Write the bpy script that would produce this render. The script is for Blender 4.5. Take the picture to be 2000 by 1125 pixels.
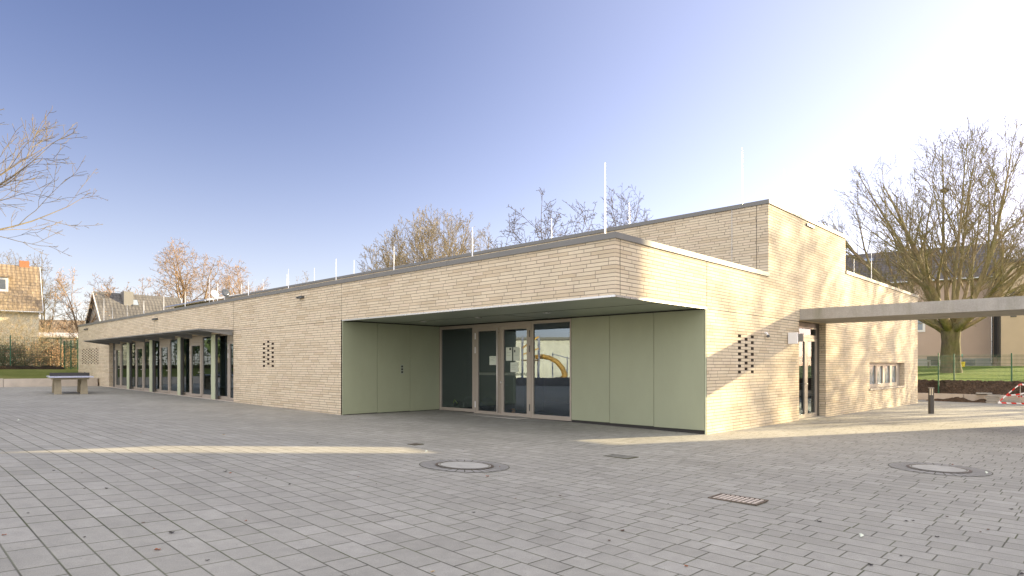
import bpy, math, random
from mathutils import Vector, Matrix
S = bpy.context.scene
for o in list(bpy.data.objects): bpy.data.objects.remove(o)
COL = S.collection
rad = math.radians
# ------------------------------------------------------------------ camera, sky, sun, exposure
YAW = rad(43.6497); CAM = Vector((-10.3171, -7.0761, 1.6)); FPX = 1243.38; HOR = 714.04
cd = bpy.data.cameras.new('camera'); cam = bpy.data.objects.new('camera', cd); COL.objects.link(cam)
cam.location = CAM; cam.rotation_euler = (rad(90), 0, YAW - rad(90))
cd.sensor_width = 36; cd.lens = FPX / 2000 * 36; cd.shift_y = (HOR - 562.5) / 2000
cd.clip_start = .1; cd.clip_end = 3000
S.camera = cam
SUN_AZ = rad(-21.5); SUN_EL = rad(13.2)          # azimuth counted from +X towards +Y
W = bpy.data.worlds.new('World'); S.world = W; W.use_nodes = True
SKY_TINT = (.64, .50, .60); HALO = 2.1; SKY_FILL = 5.0; HAZE = 2.1
wn = W.node_tree.nodes; wl = W.node_tree.links
sky = wn.new('ShaderNodeTexSky'); sky.sky_type = 'NISHITA'; sky.sun_disc = False
sky.sun_elevation = SUN_EL; sky.sun_rotation = rad(90) - SUN_AZ
sky.altitude = 60; sky.air_density = 1.0; sky.dust_density = .6; sky.ozone_density = 3.0
bg = wn['Background']; bg.inputs['Strength'].default_value = .105
tcw = wn.new('ShaderNodeTexCoord')
def wdot(v):
    q = wn.new('ShaderNodeVectorMath'); q.operation = 'DOT_PRODUCT'; wl.new(tcw.outputs['Generated'], q.inputs[0]); q.inputs[1].default_value = v; return q.outputs['Value']
def wmath(op, a, b):
    q = wn.new('ShaderNodeMath'); q.operation = op
    for i, x in enumerate((a, b)):
        if isinstance(x, (int, float)): q.inputs[i].default_value = x
        else: wl.new(x, q.inputs[i])
    return q.outputs[0]
def wmr(v, a, b, c, d):
    q = wn.new('ShaderNodeMapRange'); q.interpolation_type = 'SMOOTHSTEP'; wl.new(v, q.inputs[0])
    for i, x in enumerate((a, b, c, d)): q.inputs[i + 1].default_value = x
    return q.outputs[0]
def wcol(col, f, add=None):
    q = wn.new('ShaderNodeVectorMath'); q.operation = 'SCALE'; q.inputs[0].default_value = col; wl.new(f, q.inputs['Scale'])
    if add is None: return q.outputs[0]
    r = wn.new('ShaderNodeVectorMath'); r.operation = 'ADD'; wl.new(add, r.inputs[0]); wl.new(q.outputs[0], r.inputs[1]); return r.outputs[0]
tint = wn.new('ShaderNodeVectorMath'); tint.operation = 'MULTIPLY'; wl.new(sky.outputs[0], tint.inputs[0]); tint.inputs[1].default_value = SKY_TINT
# forward scattered glare of the low sun, and an added bright fill behind the camera for the shaded front
sv = (math.cos(SUN_AZ) * math.cos(SUN_EL), math.sin(SUN_AZ) * math.cos(SUN_EL), math.sin(SUN_EL))
halo = wmath('POWER', wmath('MAXIMUM', wdot(sv), 0.), 2.2)
c1 = wcol((1.0, .97, .95), wmath('MULTIPLY', halo, HALO), tint.outputs[0])
sep = wn.new('ShaderNodeSeparateXYZ'); wl.new(tcw.outputs['Generated'], sep.inputs[0])
low = wmath('POWER', wmath('SUBTRACT', 1.0, wmath('MAXIMUM', sep.outputs[2], 0.)), 5.0)
c1 = wcol((1.0, .95, .72), wmath('MULTIPLY', low, HAZE), c1)           # pale haze low over the horizon
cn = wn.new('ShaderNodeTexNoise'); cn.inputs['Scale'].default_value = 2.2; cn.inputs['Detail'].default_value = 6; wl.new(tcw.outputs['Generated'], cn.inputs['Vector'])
sky_fill = wmath('MULTIPLY', wmr(wdot((-.64, -.61, .46)), -.05, .6, 0., SKY_FILL), wmr(cn.outputs['Fac'], .3, .7, .6, 1.3))
wl.new(wcol((1.0, .93, .84), sky_fill, c1), bg.inputs['Color'])
sd = bpy.data.lights.new('sun', 'SUN'); sun = bpy.data.objects.new('sun', sd); COL.objects.link(sun)
sd.energy = 4.9; sd.angle = rad(.5); sd.color = (1.0, .81, .49)
sdir = Vector((math.cos(SUN_AZ) * math.cos(SUN_EL), math.sin(SUN_AZ) * math.cos(SUN_EL), math.sin(SUN_EL)))
sun.rotation_euler = sdir.to_track_quat('Z', 'Y').to_euler(); sun.location = (60, -25, 40)
S.view_settings.view_transform = 'Standard'; S.view_settings.look = 'None'
S.view_settings.gamma = 1; S.view_settings.exposure = 1.7
S.render.resolution_x = 1024; S.render.resolution_y = 576
try:
    S.cycles.max_bounces = 8; S.cycles.transparent_max_bounces = 16; S.cycles.glossy_bounces = 4
except Exception: pass

FWD = Vector((math.cos(YAW), math.sin(YAW), 0)); RGT = Vector((math.sin(YAW), -math.cos(YAW), 0))
def at(px, py, D):                                   # a point seen at (px,py) of the photo, D metres ahead
    return CAM + FWD * D + RGT * ((px - 1000) / FPX * D) + Vector((0, 0, (HOR - py) / FPX * D))
def sm(a, b, t):
    t = max(0, min(1, (t - a) / (b - a))); return t * t * (3 - 2 * t)
def G(x, y):                                          # height of the paved yard
    b = .05 * max(0, -x - 2.9)
    b = min(b, .55) * sm(-7, 3.5, y) * (1 - sm(9, 26, y))
    return -.009 * x + .0113 * y + b

# ------------------------------------------------------------------ mesh helpers
WLOC = {}
class MB:
    def __init__(s): s.v = []; s.f = []
    def quad(s, a, b, c, d):
        n = len(s.v); s.v += [tuple(a), tuple(b), tuple(c), tuple(d)]; s.f.append((n, n + 1, n + 2, n + 3)); return s
    def poly(s, P):
        n = len(s.v); s.v += [tuple(p) for p in P]; s.f.append(tuple(range(n, n + len(P)))); return s
    def box(s, x0, x1, y0, y1, z0, z1):
        if x0 > x1: x0, x1 = x1, x0
        if y0 > y1: y0, y1 = y1, y0
        if z0 > z1: z0, z1 = z1, z0
        n = len(s.v)
        s.v += [(x, y, z) for z in (z0, z1) for y in (y0, y1) for x in (x0, x1)]
        s.f += [tuple(n + i for i in q) for q in ((0, 2, 3, 1), (4, 5, 7, 6), (0, 1, 5, 4), (2, 6, 7, 3), (0, 4, 6, 2), (1, 3, 7, 5))]
        return s
    def hexa(s, P):                                   # 8 points: bottom 4 ccw, top 4 ccw
        n = len(s.v); s.v += [tuple(p) for p in P]
        s.f += [tuple(n + i for i in q) for q in ((3, 2, 1, 0), (4, 5, 6, 7), (0, 1, 5, 4), (1, 2, 6, 5), (2, 3, 7, 6), (3, 0, 4, 7))]
        return s
    def bar(s, a, b, w, h, up=(0, 0, 1)):             # rectangular bar from a to b
        a = Vector(a); b = Vector(b); d = (b - a).normalized(); up = Vector(up)
        if abs(d.dot(up)) > .98: up = Vector((1, 0, 0))
        r = d.cross(up).normalized(); u = r.cross(d)
        r = r * w / 2; u = u * h / 2
        return s.hexa([a - r - u, a + r - u, b + r - u, b - r - u, a - r + u, a + r + u, b + r + u, b - r + u])
    def tube(s, P, R, n=8, cap=True):
        P = [Vector(p) for p in P]
        if not isinstance(R, (list, tuple)): R = [R] * len(P)
        base = len(s.v); ref = None
        for i, p in enumerate(P):
            d = (P[min(i + 1, len(P) - 1)] - P[max(i - 1, 0)])
            d = d.normalized() if d.length > 1e-9 else Vector((0, 0, 1))
            if ref is None: ref = Vector((1, 0, 0)) if abs(d.x) < .8 else Vector((0, 1, 0))
            r = (ref - d * ref.dot(d)); r = r.normalized() if r.length > 1e-6 else d.orthogonal().normalized()
            ref = r; u = d.cross(r)
            for k in range(n):
                a = 2 * math.pi * k / n
                q = p + (r * math.cos(a) + u * math.sin(a)) * R[i]
                s.v.append((q.x, q.y, q.z))
        for i in range(len(P) - 1):
            for k in range(n):
                a = base + i * n + k; b = base + i * n + (k + 1) % n
                s.f.append((a, b, b + n, a + n))
        if cap:
            s.f.append(tuple(base + k for k in reversed(range(n))))
            s.f.append(tuple(base + (len(P) - 1) * n + k for k in range(n)))
        return s
    def lathe(s, c, prof, n=24):                      # prof: (r, z) list around the vertical axis
        c = Vector(c); base = len(s.v)
        for r, z in prof:
            for k in range(n):
                a = 2 * math.pi * k / n; s.v.append((c.x + r * math.cos(a), c.y + r * math.sin(a), c.z + z))
        for i in range(len(prof) - 1):
            for k in range(n):
                a = base + i * n + k; b = base + i * n + (k + 1) % n
                s.f.append((a, b, b + n, a + n))
        s.f.append(tuple(base + k for k in reversed(range(n))))
        s.f.append(tuple(base + (len(prof) - 1) * n + k for k in range(n)))
        return s
    def blob(s, c, r, seed=0, n=10, m=7, jag=.12):
        rnd = random.Random(seed); c = Vector(c); base = len(s.v)
        for i in range(m + 1):
            th = math.pi * i / m
            for k in range(n):
                a = 2 * math.pi * k / n; q = 1 + rnd.uniform(-jag, jag)
                s.v.append((c.x + r[0] * q * math.sin(th) * math.cos(a), c.y + r[1] * q * math.sin(th) * math.sin(a), c.z + r[2] * q * math.cos(th)))
        for i in range(m):
            for k in range(n):
                a = base + i * n + k; b = base + i * n + (k + 1) % n
                s.f.append((a, a + n, b + n, b))
        return s
    def build(s, name, mat, parent=None, local=False, smooth=False):
        me = bpy.data.meshes.new(name)
        v = s.v
        if parent is not None and not local:
            L = WLOC[parent.name]; v = [(a - L[0], b - L[1], c - L[2]) for a, b, c in v]
        me.from_pydata(v, [], s.f); me.update()
        if smooth: me.polygons.foreach_set('use_smooth', [True] * len(me.polygons))
        me.materials.append(mat)
        o = bpy.data.objects.new(name, me); COL.objects.link(o)
        if parent is not None:
            o.parent = parent; WLOC[o.name] = WLOC[parent.name]
        else: WLOC[o.name] = (0, 0, 0)
        return o
def B(*a): return MB().box(*a)
def tag(o, label, cat, group=None):
    o['label'] = label; o['category'] = cat
    if group: o['group'] = group
    return o
def thing(name, label, cat, loc=(0, 0, 0), rotz=0, group=None):
    o = bpy.data.objects.new(name, None); COL.objects.link(o); o.location = loc; o.rotation_euler = (0, 0, rotz)
    o.empty_display_size = .2; WLOC[o.name] = tuple(loc)
    return tag(o, label, cat, group)
def struct(o, kind='structure'): o['kind'] = kind; return o
def copy_tree(o, parent=None):
    c = o.copy(); COL.objects.link(c); WLOC[c.name] = WLOC.get(o.name, (0, 0, 0))
    if parent is not None: c.parent = parent
    for ch in list(o.children): copy_tree(ch, c)
    return c
def single(mb, name, mat, label, cat, group=None, smooth=False):   # a one-mesh thing with its origin at its base
    xs = [v[0] for v in mb.v]; ys = [v[1] for v in mb.v]; zs = [v[2] for v in mb.v]
    c = ((min(xs) + max(xs)) / 2, (min(ys) + max(ys)) / 2, min(zs))
    mb.v = [(a - c[0], b - c[1], d - c[2]) for a, b, d in mb.v]
    o = mb.build(name, mat, smooth=smooth); o.location = c; WLOC[o.name] = c
    return tag(o, label, cat, group)

# ------------------------------------------------------------------ materials
class NT:
    def __init__(s, name):
        s.m = bpy.data.materials.new(name); s.m.use_nodes = True; s.t = s.m.node_tree
        s.b = s.t.nodes['Principled BSDF']; s.out = s.t.nodes['Material Output']
        s.pos = None
    def n(s, typ, **k):
        q = s.t.nodes.new(typ)
        for a, b in k.items(): setattr(q, a, b)
        return q
    def put(s, sock, v):
        if v is None: return
        if hasattr(v, 'is_linked') or isinstance(v, bpy.types.NodeSocket): s.t.links.new(v, sock)
        else: sock.default_value = v
    def m_(s, op, a, b=None, c=None):
        q = s.n('ShaderNodeMath', operation=op)
        s.put(q.inputs[0], a)
        if b is not None: s.put(q.inputs[1], b)
        if c is not None: s.put(q.inputs[2], c)
        return q.outputs[0]
    def xyz(s, local=False):
        if local:
            tc = s.n('ShaderNodeTexCoord'); src = tc.outputs['Object']
        else:
            src = s.n('ShaderNodeNewGeometry').outputs['Position']
        s.pos = src
        q = s.n('ShaderNodeSeparateXYZ'); s.t.links.new(src, q.inputs[0]); return q.outputs
    def comb(s, x, y=0., z=0.):
        q = s.n('ShaderNodeCombineXYZ'); s.put(q.inputs[0], x); s.put(q.inputs[1], y); s.put(q.inputs[2], z); return q.outputs[0]
    def wn(s, x, y=0., z=0.):
        q = s.n('ShaderNodeTexWhiteNoise', noise_dimensions='3D'); s.t.links.new(s.comb(x, y, z), q.inputs['Vector']); return q.outputs['Value']
    def noise(s, scale, detail=4, rough=.55, vec=None, stretch=None):
        q = s.n('ShaderNodeTexNoise'); q.inputs['Scale'].default_value = scale; q.inputs['Detail'].default_value = detail
        q.inputs['Roughness'].default_value = rough
        v = vec or s.pos
        if stretch:
            mp = s.n('ShaderNodeMapping'); mp.inputs['Scale'].default_value = stretch; s.t.links.new(v, mp.inputs['Vector']); v = mp.outputs[0]
        s.t.links.new(v, q.inputs['Vector']); return q.outputs['Fac']
    def mr(s, v, a, b, c=0., d=1.):
        q = s.n('ShaderNodeMapRange'); q.clamp = True
        for i, x in enumerate((v, a, b, c, d)): s.put(q.inputs[i], x)
        return q.outputs[0]
    def ramp(s, v, stops):
        q = s.n('ShaderNodeValToRGB'); e = q.color_ramp.elements
        while len(e) < len(stops): e.new(.5)
        for i, (p, c) in enumerate(stops): e[i].position = p; e[i].color = (*c, 1)
        s.put(q.inputs[0], v); return q.outputs[0]
    def mix(s, f, a, b, mode='MIX'):
        q = s.n('ShaderNodeMixRGB', blend_type=mode); s.put(q.inputs[0], f)
        for i, x in ((1, a), (2, b)):
            if isinstance(x, (tuple, list)): q.inputs[i].default_value = (*x[:3], 1)
            else: s.t.links.new(x, q.inputs[i])
        return q.outputs[0]
    def scale(s, col, f):                              # multiply colour by a value
        q = s.n('ShaderNodeVectorMath', operation='SCALE')
        if isinstance(col, (tuple, list)): q.inputs[0].default_value = col[:3]
        else: s.t.links.new(col, q.inputs[0])
        s.put(q.inputs['Scale'], f); return q.outputs[0]
    def bump(s, h, strength=.5, dist=.01):
        q = s.n('ShaderNodeBump'); q.inputs['Strength'].default_value = strength; q.inputs['Distance'].default_value = dist
        s.t.links.new(h, q.inputs['Height']); s.t.links.new(q.outputs[0], s.b.inputs['Normal'])
    def base(s, col, rough=.7, metal=0., spec=None):
        if isinstance(col, (tuple, list)): s.b.inputs['Base Color'].default_value = (*col[:3], 1)
        else: s.t.links.new(col, s.b.inputs['Base Color'])
        s.put(s.b.inputs['Roughness'], rough); s.b.inputs['Metallic'].default_value = metal
        if spec is not None: s.b.inputs['Specular IOR Level'].default_value = spec
        return s.m
def plain(name, col, rough=.6, metal=0., var=.12, scale=6., bumps=0., fine=60., spec=None):
    t = NT(name); t.xyz()
    a = t.noise(scale, 5); b = t.noise(fine, 2)
    f = t.m_('ADD', t.mr(a, .25, .75, 1 - var, 1 + var), t.mr(b, .2, .8, -var * .4, var * .4))
    t.base(t.scale(col, f), t.mr(a, .3, .7, max(.02, rough - .06), min(1, rough + .06)), metal, spec)
    if bumps: t.bump(b, bumps, .004)
    return t.m
def courses(t, u, v, h, L, joint, jit, soft=.3, seed=0.):
    """courses of blocks with uneven lengths; returns (id noise 1, id noise 2, block mask)"""
    vv = t.m_('DIVIDE', v, h); row = t.m_('FLOOR', vv); fr = t.m_('FRACT', vv)
    rr = t.wn(row, 3.7 + seed, 1.3)
    uu = t.m_('ADD', t.m_('DIVIDE', u, L), t.m_('MULTIPLY', rr, 7.31))
    k = t.m_('FLOOR', uu); f = t.m_('FRACT', uu)
    jk = t.m_('MULTIPLY', t.wn(k, row, 5. + seed), jit); k1 = t.m_('ADD', k, 1.)
    jk1 = t.m_('MULTIPLY', t.wn(k1, row, 5. + seed), jit)
    less = t.m_('LESS_THAN', f, jk); idn = t.m_('SUBTRACT', k, less)
    d = t.m_('MINIMUM', t.m_('ABSOLUTE', t.m_('SUBTRACT', f, jk)), t.m_('SUBTRACT', t.m_('ADD', 1., jk1), f))
    du = t.m_('MULTIPLY', d, L); dv = t.m_('MULTIPLY', t.m_('MINIMUM', fr, t.m_('SUBTRACT', 1., fr)), h)
    e = t.m_('MINIMUM', du, dv)
    mask = t.mr(e, joint / 2 * (1 - soft), joint / 2 * (1 + soft))
    return t.wn(idn, row, 11.), t.wn(idn, row, 23.), mask
def brick_mat():
    t = NT('cream_long_brick'); x, y, z = t.xyz()
    u = t.m_('ADD', x, y)
    r1, r2, mask = courses(t, u, z, .0775, .50, .0135, .42)
    col = t.ramp(r1, [(0, (.56, .455, .31)), (.35, (.63, .53, .375)), (.7, (.67, .57, .41)), (1, (.64, .525, .38))])
    n1 = t.noise(1.3, 6); n2 = t.noise(55, 3)
    f = t.m_('MULTIPLY', t.mr(n1, .3, .7, .93, 1.05), t.mr(n2, .25, .75, .93, 1.07))
    col = t.scale(col, f)
    st = t.noise(1.0, 5, .6, stretch=(1.6, 1.6, .22))
    col = t.mix(t.mr(st, .6, .8, 0, .22), col, (.36, .30, .24))
    col = t.mix(mask, t.scale((.26, .215, .165), t.mr(n1, .3, .7, .8, 1.2)), col)
    t.base(col, .85, spec=.3)
    hgt = t.m_('ADD', t.m_('MULTIPLY', mask, t.mr(r2, 0, 1, .8, 1.)), t.m_('MULTIPLY', n2, .12))
    t.bump(hgt, .75, .008); return t.m
def paving_mat():
    t = NT('grey_concrete_pavers'); x, y, z = t.xyz()
    r1, r2, mask = courses(t, y, x, .238, .34, .0115, .52, .45, 2.)
    n1 = t.noise(.55, 6, .6); n2 = t.noise(140, 3); n3 = t.noise(9, 4); n4 = t.noise(2.2, 5)
    col = t.ramp(r1, [(0, (.290, .278, .240)), (.3, (.312, .300, .260)), (.8, (.328, .315, .274)), (1, (.352, .338, .297))])
    col = t.scale(col, t.m_('MULTIPLY', t.mr(n1, .3, .7, .86, 1.10), t.m_('MULTIPLY', t.mr(n2, .25, .75, .80, 1.2), t.mr(n3, .3, .7, .91, 1.08))))
    col = t.mix(t.mr(n4, .52, .72, 0, .35), col, (.235, .225, .195))
    spot = t.noise(26, 2); col = t.mix(t.mr(spot, .74, .78, 0, .6), col, (.08, .075, .07))
    jc = t.mix(t.mr(n4, .4, .6), (.06, .058, .038), (.08, .09, .036))
    jm = t.m_('ADD', mask, t.m_('MULTIPLY', t.m_('SUBTRACT', 1., mask), t.mr(t.noise(.9, 3), .35, .7, .0, .45)))
    col = t.mix(jm, jc, col)
    t.base(col, t.mr(n3, .3, .7, .72, .88), spec=.35)
    t.bump(t.m_('ADD', t.m_('ADD', mask, t.m_('MULTIPLY', r2, .35)), t.m_('MULTIPLY', n2, .12)), .8, .006); return t.m
def tile_mat(name, c1, c2, h=.3, L=.26, amp=.8):
    t = NT(name); x, y, z = t.xyz(True)
    r1, r2, mask = courses(t, x, z, h * .7, L, .035, .0, .6)
    n = t.noise(.8, 5); wv = t.m_('SINE', t.m_('MULTIPLY', x, 2 * math.pi / L))
    fr = t.m_('FRACT', t.m_('DIVIDE', z, h * .7))
    col = t.mix(r1, c1, c2); col = t.scale(col, t.mr(n, .3, .7, .75, 1.2)); col = t.mix(mask, t.scale(col, .45), col)
    t.base(col, .75); t.bump(t.m_('ADD', t.m_('MULTIPLY', wv, .4), t.m_('MULTIPLY', fr, -.8)), amp, .05); return t.m
def grass_mat(name, a, b, c):
    t = NT(name); t.xyz(); n1 = t.noise(.35, 5); n2 = t.noise(22, 4, .7); n3 = t.noise(3, 4)
    f = t.m_('ADD', t.m_('MULTIPLY', n1, .5), t.m_('ADD', t.m_('MULTIPLY', n2, .35), t.m_('MULTIPLY', n3, .25)))
    t.base(t.ramp(f, [(.36, a), (.55, b), (.72, c)]), .95, spec=.1); t.bump(n2, 1., .05); return t.m
def glass_mat(name, tint, ior=1.55, rough=.0, body=None):
    t = NT(name); t.xyz()
    fr = t.n('ShaderNodeFresnel'); fr.inputs['IOR'].default_value = ior
    tr = t.n('ShaderNodeBsdfTransparent'); tr.inputs[0].default_value = (*tint, 1)
    gl = t.n('ShaderNodeBsdfGlossy'); gl.inputs['Roughness'].default_value = rough; gl.inputs['Color'].default_value = (.72, .86, 1, 1)
    bp = t.n('ShaderNodeBump'); bp.inputs['Strength'].default_value = .05; bp.inputs['Distance'].default_value = .01
    t.t.links.new(t.noise(1.1, 1), bp.inputs['Height']); t.t.links.new(bp.outputs[0], gl.inputs['Normal'])
    mx = t.n('ShaderNodeMixShader'); t.t.links.new(fr.outputs[0], mx.inputs[0])
    t.t.links.new(tr.outputs[0], mx.inputs[1]); t.t.links.new(gl.outputs[0], mx.inputs[2])
    t.t.links.new(mx.outputs[0], t.out.inputs['Surface']); return t.m
def bark_mat(name, a, b):
    t = NT(name); t.xyz(); n = t.noise(5, 6, .65, stretch=(1, 1, .35)); n2 = t.noise(1.2, 3)
    t.base(t.mix(t.mr(n2, .35, .65), t.scale(a, t.mr(n, .3, .7, .6, 1.3)), t.scale(b, t.mr(n, .3, .7, .6, 1.3))), .9, spec=.2)
    t.bump(n, .8, .03); return t.m
def panel_mat():
    t = NT('sage_green_panel'); x, y, z = t.xyz()
    n = t.noise(1.0, 5, .6, stretch=(1, 1, .5)); n2 = t.noise(90, 2); sp = t.noise(16, 2)
    c = t.scale((.315, .335, .22), t.m_('MULTIPLY', t.mr(n, .3, .7, .94, 1.05), t.mr(n2, .3, .7, .97, 1.03)))
    c = t.mix(t.mr(sp, .76, .8, 0, .3), c, (.12, .13, .08)); t.base(c, .42, spec=.45); return t.m
M = {}
M['brick'] = brick_mat(); M['pave'] = paving_mat(); M['panel'] = panel_mat()
M['coping'] = plain('zinc_coping', (.185, .18, .165), .6, .1, .08, 1.2)
M['trim'] = plain('aluminium_trim', (.55, .55, .54), .3, .8, .05)
M['frame'] = plain('taupe_window_frame', (.37, .32, .26), .45, .1, .05, 2)
M['framedark'] = plain('dark_window_frame', (.085, .078, .066), .5, .1, .08, 2)
M['post'] = plain('pale_green_post', (.47, .50, .34), .5, 0, .05, 2)
M['soffit'] = plain('soffit_board', (.29, .325, .25), .45, 0, .05, 1.2)
M['metaldark'] = plain('dark_grey_steel', (.10, .10, .098), .5, .3, .1, 2)
M['canopy'] = plain('canopy_steel', (.25, .25, .24), .5, .3, .08, 2)
M['joint'] = plain('joint_sealant', (.035, .032, .028), .8)
M['black'] = plain('painted_hole_dark', (.035, .026, .018), .9)  # near-black colour stands for the darkness inside vents and drain
M['ventside'] = plain('painted_vent_shade', (.13, .10, .075), .9)  # hole sides darker than the brick, their shade put into the colour
M['glass'] = glass_mat('window_glass', (.5, .6, .66), 1.6)
M['glass_entry'] = glass_mat('entrance_glass', (.72, .80, .76), 2.6)
M['glass_front'] = glass_mat('band_glass', (.6, .68, .68), 2.5)
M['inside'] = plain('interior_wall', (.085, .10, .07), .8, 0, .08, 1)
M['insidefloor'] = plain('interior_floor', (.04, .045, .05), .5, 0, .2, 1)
M['roof'] = plain('roof_gravel', (.22, .21, .19), .95, 0, .25, 3)
def concrete():
    t = NT('weathered_concrete'); t.xyz(); n = t.noise(1.4, 7, .65); n2 = t.noise(40, 4); n3 = t.noise(2.5, 5, .6, stretch=(1, 1, .15))
    c = t.scale((.36, .335, .29), t.m_('MULTIPLY', t.mr(n, .3, .7, .82, 1.12), t.mr(n2, .3, .7, .9, 1.1)))
    c = t.mix(t.mr(n3, .55, .78, 0, .55), c, (.15, .15, .085)); t.base(c, .85); t.bump(n2, .5, .006); return t.m
M['concrete'] = concrete()
M['concrete2'] = plain('pale_concrete', (.52, .45, .37), .85, 0, .16, 2, .3)
M['cover'] = plain('manhole_concrete', (.37, .36, .32), .85, 0, .16, 5, .4)
M['iron'] = plain('cast_iron', (.15, .12, .09), .6, .5, .25, 9, .4)
M['rust'] = plain('worn_grate_iron', (.52, .45, .38), .6, .1, .2, 9)
M['moss'] = plain('mossy_joint', (.07, .068, .035), .95, 0, .3, 8)
M['steel'] = plain('brushed_steel', (.60, .57, .52), .5, .35, .04)
M['white'] = plain('white_paint', (.78, .77, .75), .5, 0, .04)
M['rod'] = plain('bright_rod', (.86, .85, .82), .35, .35, .03)
M['paper'] = plain('paper_sheet', (.60, .64, .52), .8, 0, .03)
M['ink'] = plain('print_ink', (.04, .045, .04), .8)
M['bollard'] = plain('anthracite_bollard', (.075, .068, .06), .5, .2, .1)
M['mulch'] = None
def mulch(name, a, b):
    t = NT(name); t.xyz(); n = t.noise(14, 6, .75); n2 = t.noise(2.2, 4)
    t.base(t.scale(t.ramp(n, [(.3, a), (.55, b), (.75, (b[0] * 1.9, b[1] * 1.7, b[2] * 1.5))]), t.mr(n2, .3, .7, .7, 1.25)), .95, spec=.1); t.bump(n, 1., .12); return t.m
M['mulch'] = mulch('leaf_mulch', (.03, .02, .013), (.12, .085, .06))
M['soil'] = mulch('dark_soil', (.015, .011, .008), (.045, .034, .022))
M['lawn'] = grass_mat('lawn_grass', (.055, .09, .016), (.12, .19, .028), (.23, .28, .07))
M['lawndull'] = grass_mat('dull_lawn', (.09, .11, .025), (.15, .17, .042), (.24, .215, .09))
M['earth'] = grass_mat('far_ground', (.06, .075, .025), (.10, .11, .04), (.14, .13, .06))
M['bark'] = bark_mat('mossy_bark', (.135, .105, .07), (.13, .125, .05))
M['twig'] = bark_mat('brown_twig', (.15, .115, .08), (.20, .165, .09))
M['twigmoss'] = bark_mat('mossy_twig', (.27, .215, .14), (.25, .23, .11))
M['twigpale'] = bark_mat('pale_twig', (.36, .30, .19), (.22, .18, .12))
M['twigorange'] = bark_mat('ochre_twig', (.33, .22, .13), (.25, .185, .12))
M['twigdark'] = bark_mat('dark_twig', (.12, .095, .08), (.16, .13, .10))
M['leaf'] = plain('dry_oak_leaf', (.34, .20, .10), .8, 0, .3, 2)
M['leafgreen'] = plain('evergreen_leaf', (.05, .08, .02), .7, 0, .4, 2)
M['fence'] = plain('green_mesh_fence', (.018, .10, .045), .5, .1, .1)
M['render_pink'] = plain('pink_render', (.50, .39, .315), .9, 0, .05, .8)
M['render_cream'] = plain('cream_render', (.74, .66, .48), .9, 0, .05, .8)
M['render_grey'] = plain('grey_render', (.33, .33, .325), .9, 0, .05, .8)
M['render_buff'] = plain('buff_render', (.55, .45, .33), .9, 0, .07, .8)
M['metalgrey'] = plain('grey_chimney_cladding', (.20, .195, .185), .8, 0, .08)
M['slate'] = plain('dark_cladding', (.055, .052, .05), .7, 0, .1)
M['tile_brown'] = tile_mat('brown_roof_tile', (.24, .175, .105), (.31, .235, .15), .42, .34, .35)
M['tile_grey'] = tile_mat('grey_roof_tile', (.10, .095, .09), (.125, .118, .11), .40, .32, .35)
M['tile_dark'] = tile_mat('dark_roof_tile', (.085, .075, .065), (.13, .115, .10), .40, .34)
M['tile_metal'] = tile_mat('metal_roof_sheet', (.25, .26, .28), (.30, .31, .33), 5., .35)
M['redbrick'] = plain('chimney_brick', (.40, .17, .08), .9, 0, .25, 9)
M['wood'] = plain('weathered_timber', (.30, .20, .10), .85, 0, .2, 7)
M['yellow'] = plain('yellow_plastic', (.85, .50, .12), .4, 0, .05)
M['bluegrey'] = plain('table_top_coating', (.42, .44, .55), .32, 0, .06, 3)
M['net'] = plain('table_net_plate', (.045, .042, .04), .5, .3, .1)
M['tableleg'] = plain('table_concrete', (.34, .29, .20), .85, 0, .15, 4, .3)
M['frost'] = None
def frost():
    t = NT('frosted_pane'); t.xyz(); n = t.noise(5, 4)
    t.base(t.ramp(n, [(.35, (.12, .17, .16)), (.6, (.26, .31, .36))]), .25, spec=.8); return t.m
M['frost'] = frost()
def tape():
    t = NT('barrier_tape'); x, y, z = t.xyz()
    s = t.m_('FRACT', t.m_('MULTIPLY', t.m_('ADD', y, t.m_('MULTIPLY', z, -.6)), 2.6)); t.base(t.mix(t.m_('GREATER_THAN', s, .5), (.85, .84, .82), (.72, .03, .02)), .4); return t.m
M['tape'] = tape()
exec_order = None
# ------------------------------------------------------------------ ground
def field(name, x0, x1, y0, y1, nx, ny, fz, mat, skip=None, kind='structure'):
    mb = MB()
    for j in range(ny + 1):
        for i in range(nx + 1):
            x = x0 + (x1 - x0) * i / nx; y = y0 + (y1 - y0) * j / ny; mb.v.append((x, y, fz(x, y)))
    for j in range(ny):
        for i in range(nx):
            a = j * (nx + 1) + i; mb.f.append((a, a + 1, a + nx + 2, a + nx + 1))
    o = mb.build(name, mat, smooth=True); o['kind'] = kind; return o
field('paving', -45, 30.42, -45, 36.2, 150, 162, G, M['pave'])
B(-900, 900, -900, 900, -1.6, -1.5).build('ground', M['earth'])['kind'] = 'structure'
def GL(x, y):                                         # garden beyond the low wall on the left
    return .83 + .5 * sm(37, 46, y) + .25 * sm(50, 90, y) - .004 * x
field('lawn', -70, 60, 36.42, 240, 65, 100, GL, M['lawndull'])
for o in [o for o in COL.objects if o.name.startswith('lawn')]: o['kind'] = 'structure'
def GR(x, y):
    return .10 + .58 * sm(30.6, 31.9, x) + .45 * sm(31.9, 40, x) + .43 * sm(40, 55, x)
field('grass_lawn', 30.6, 260, -60, 36.3, 120, 50, GR, M['lawn'])

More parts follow.
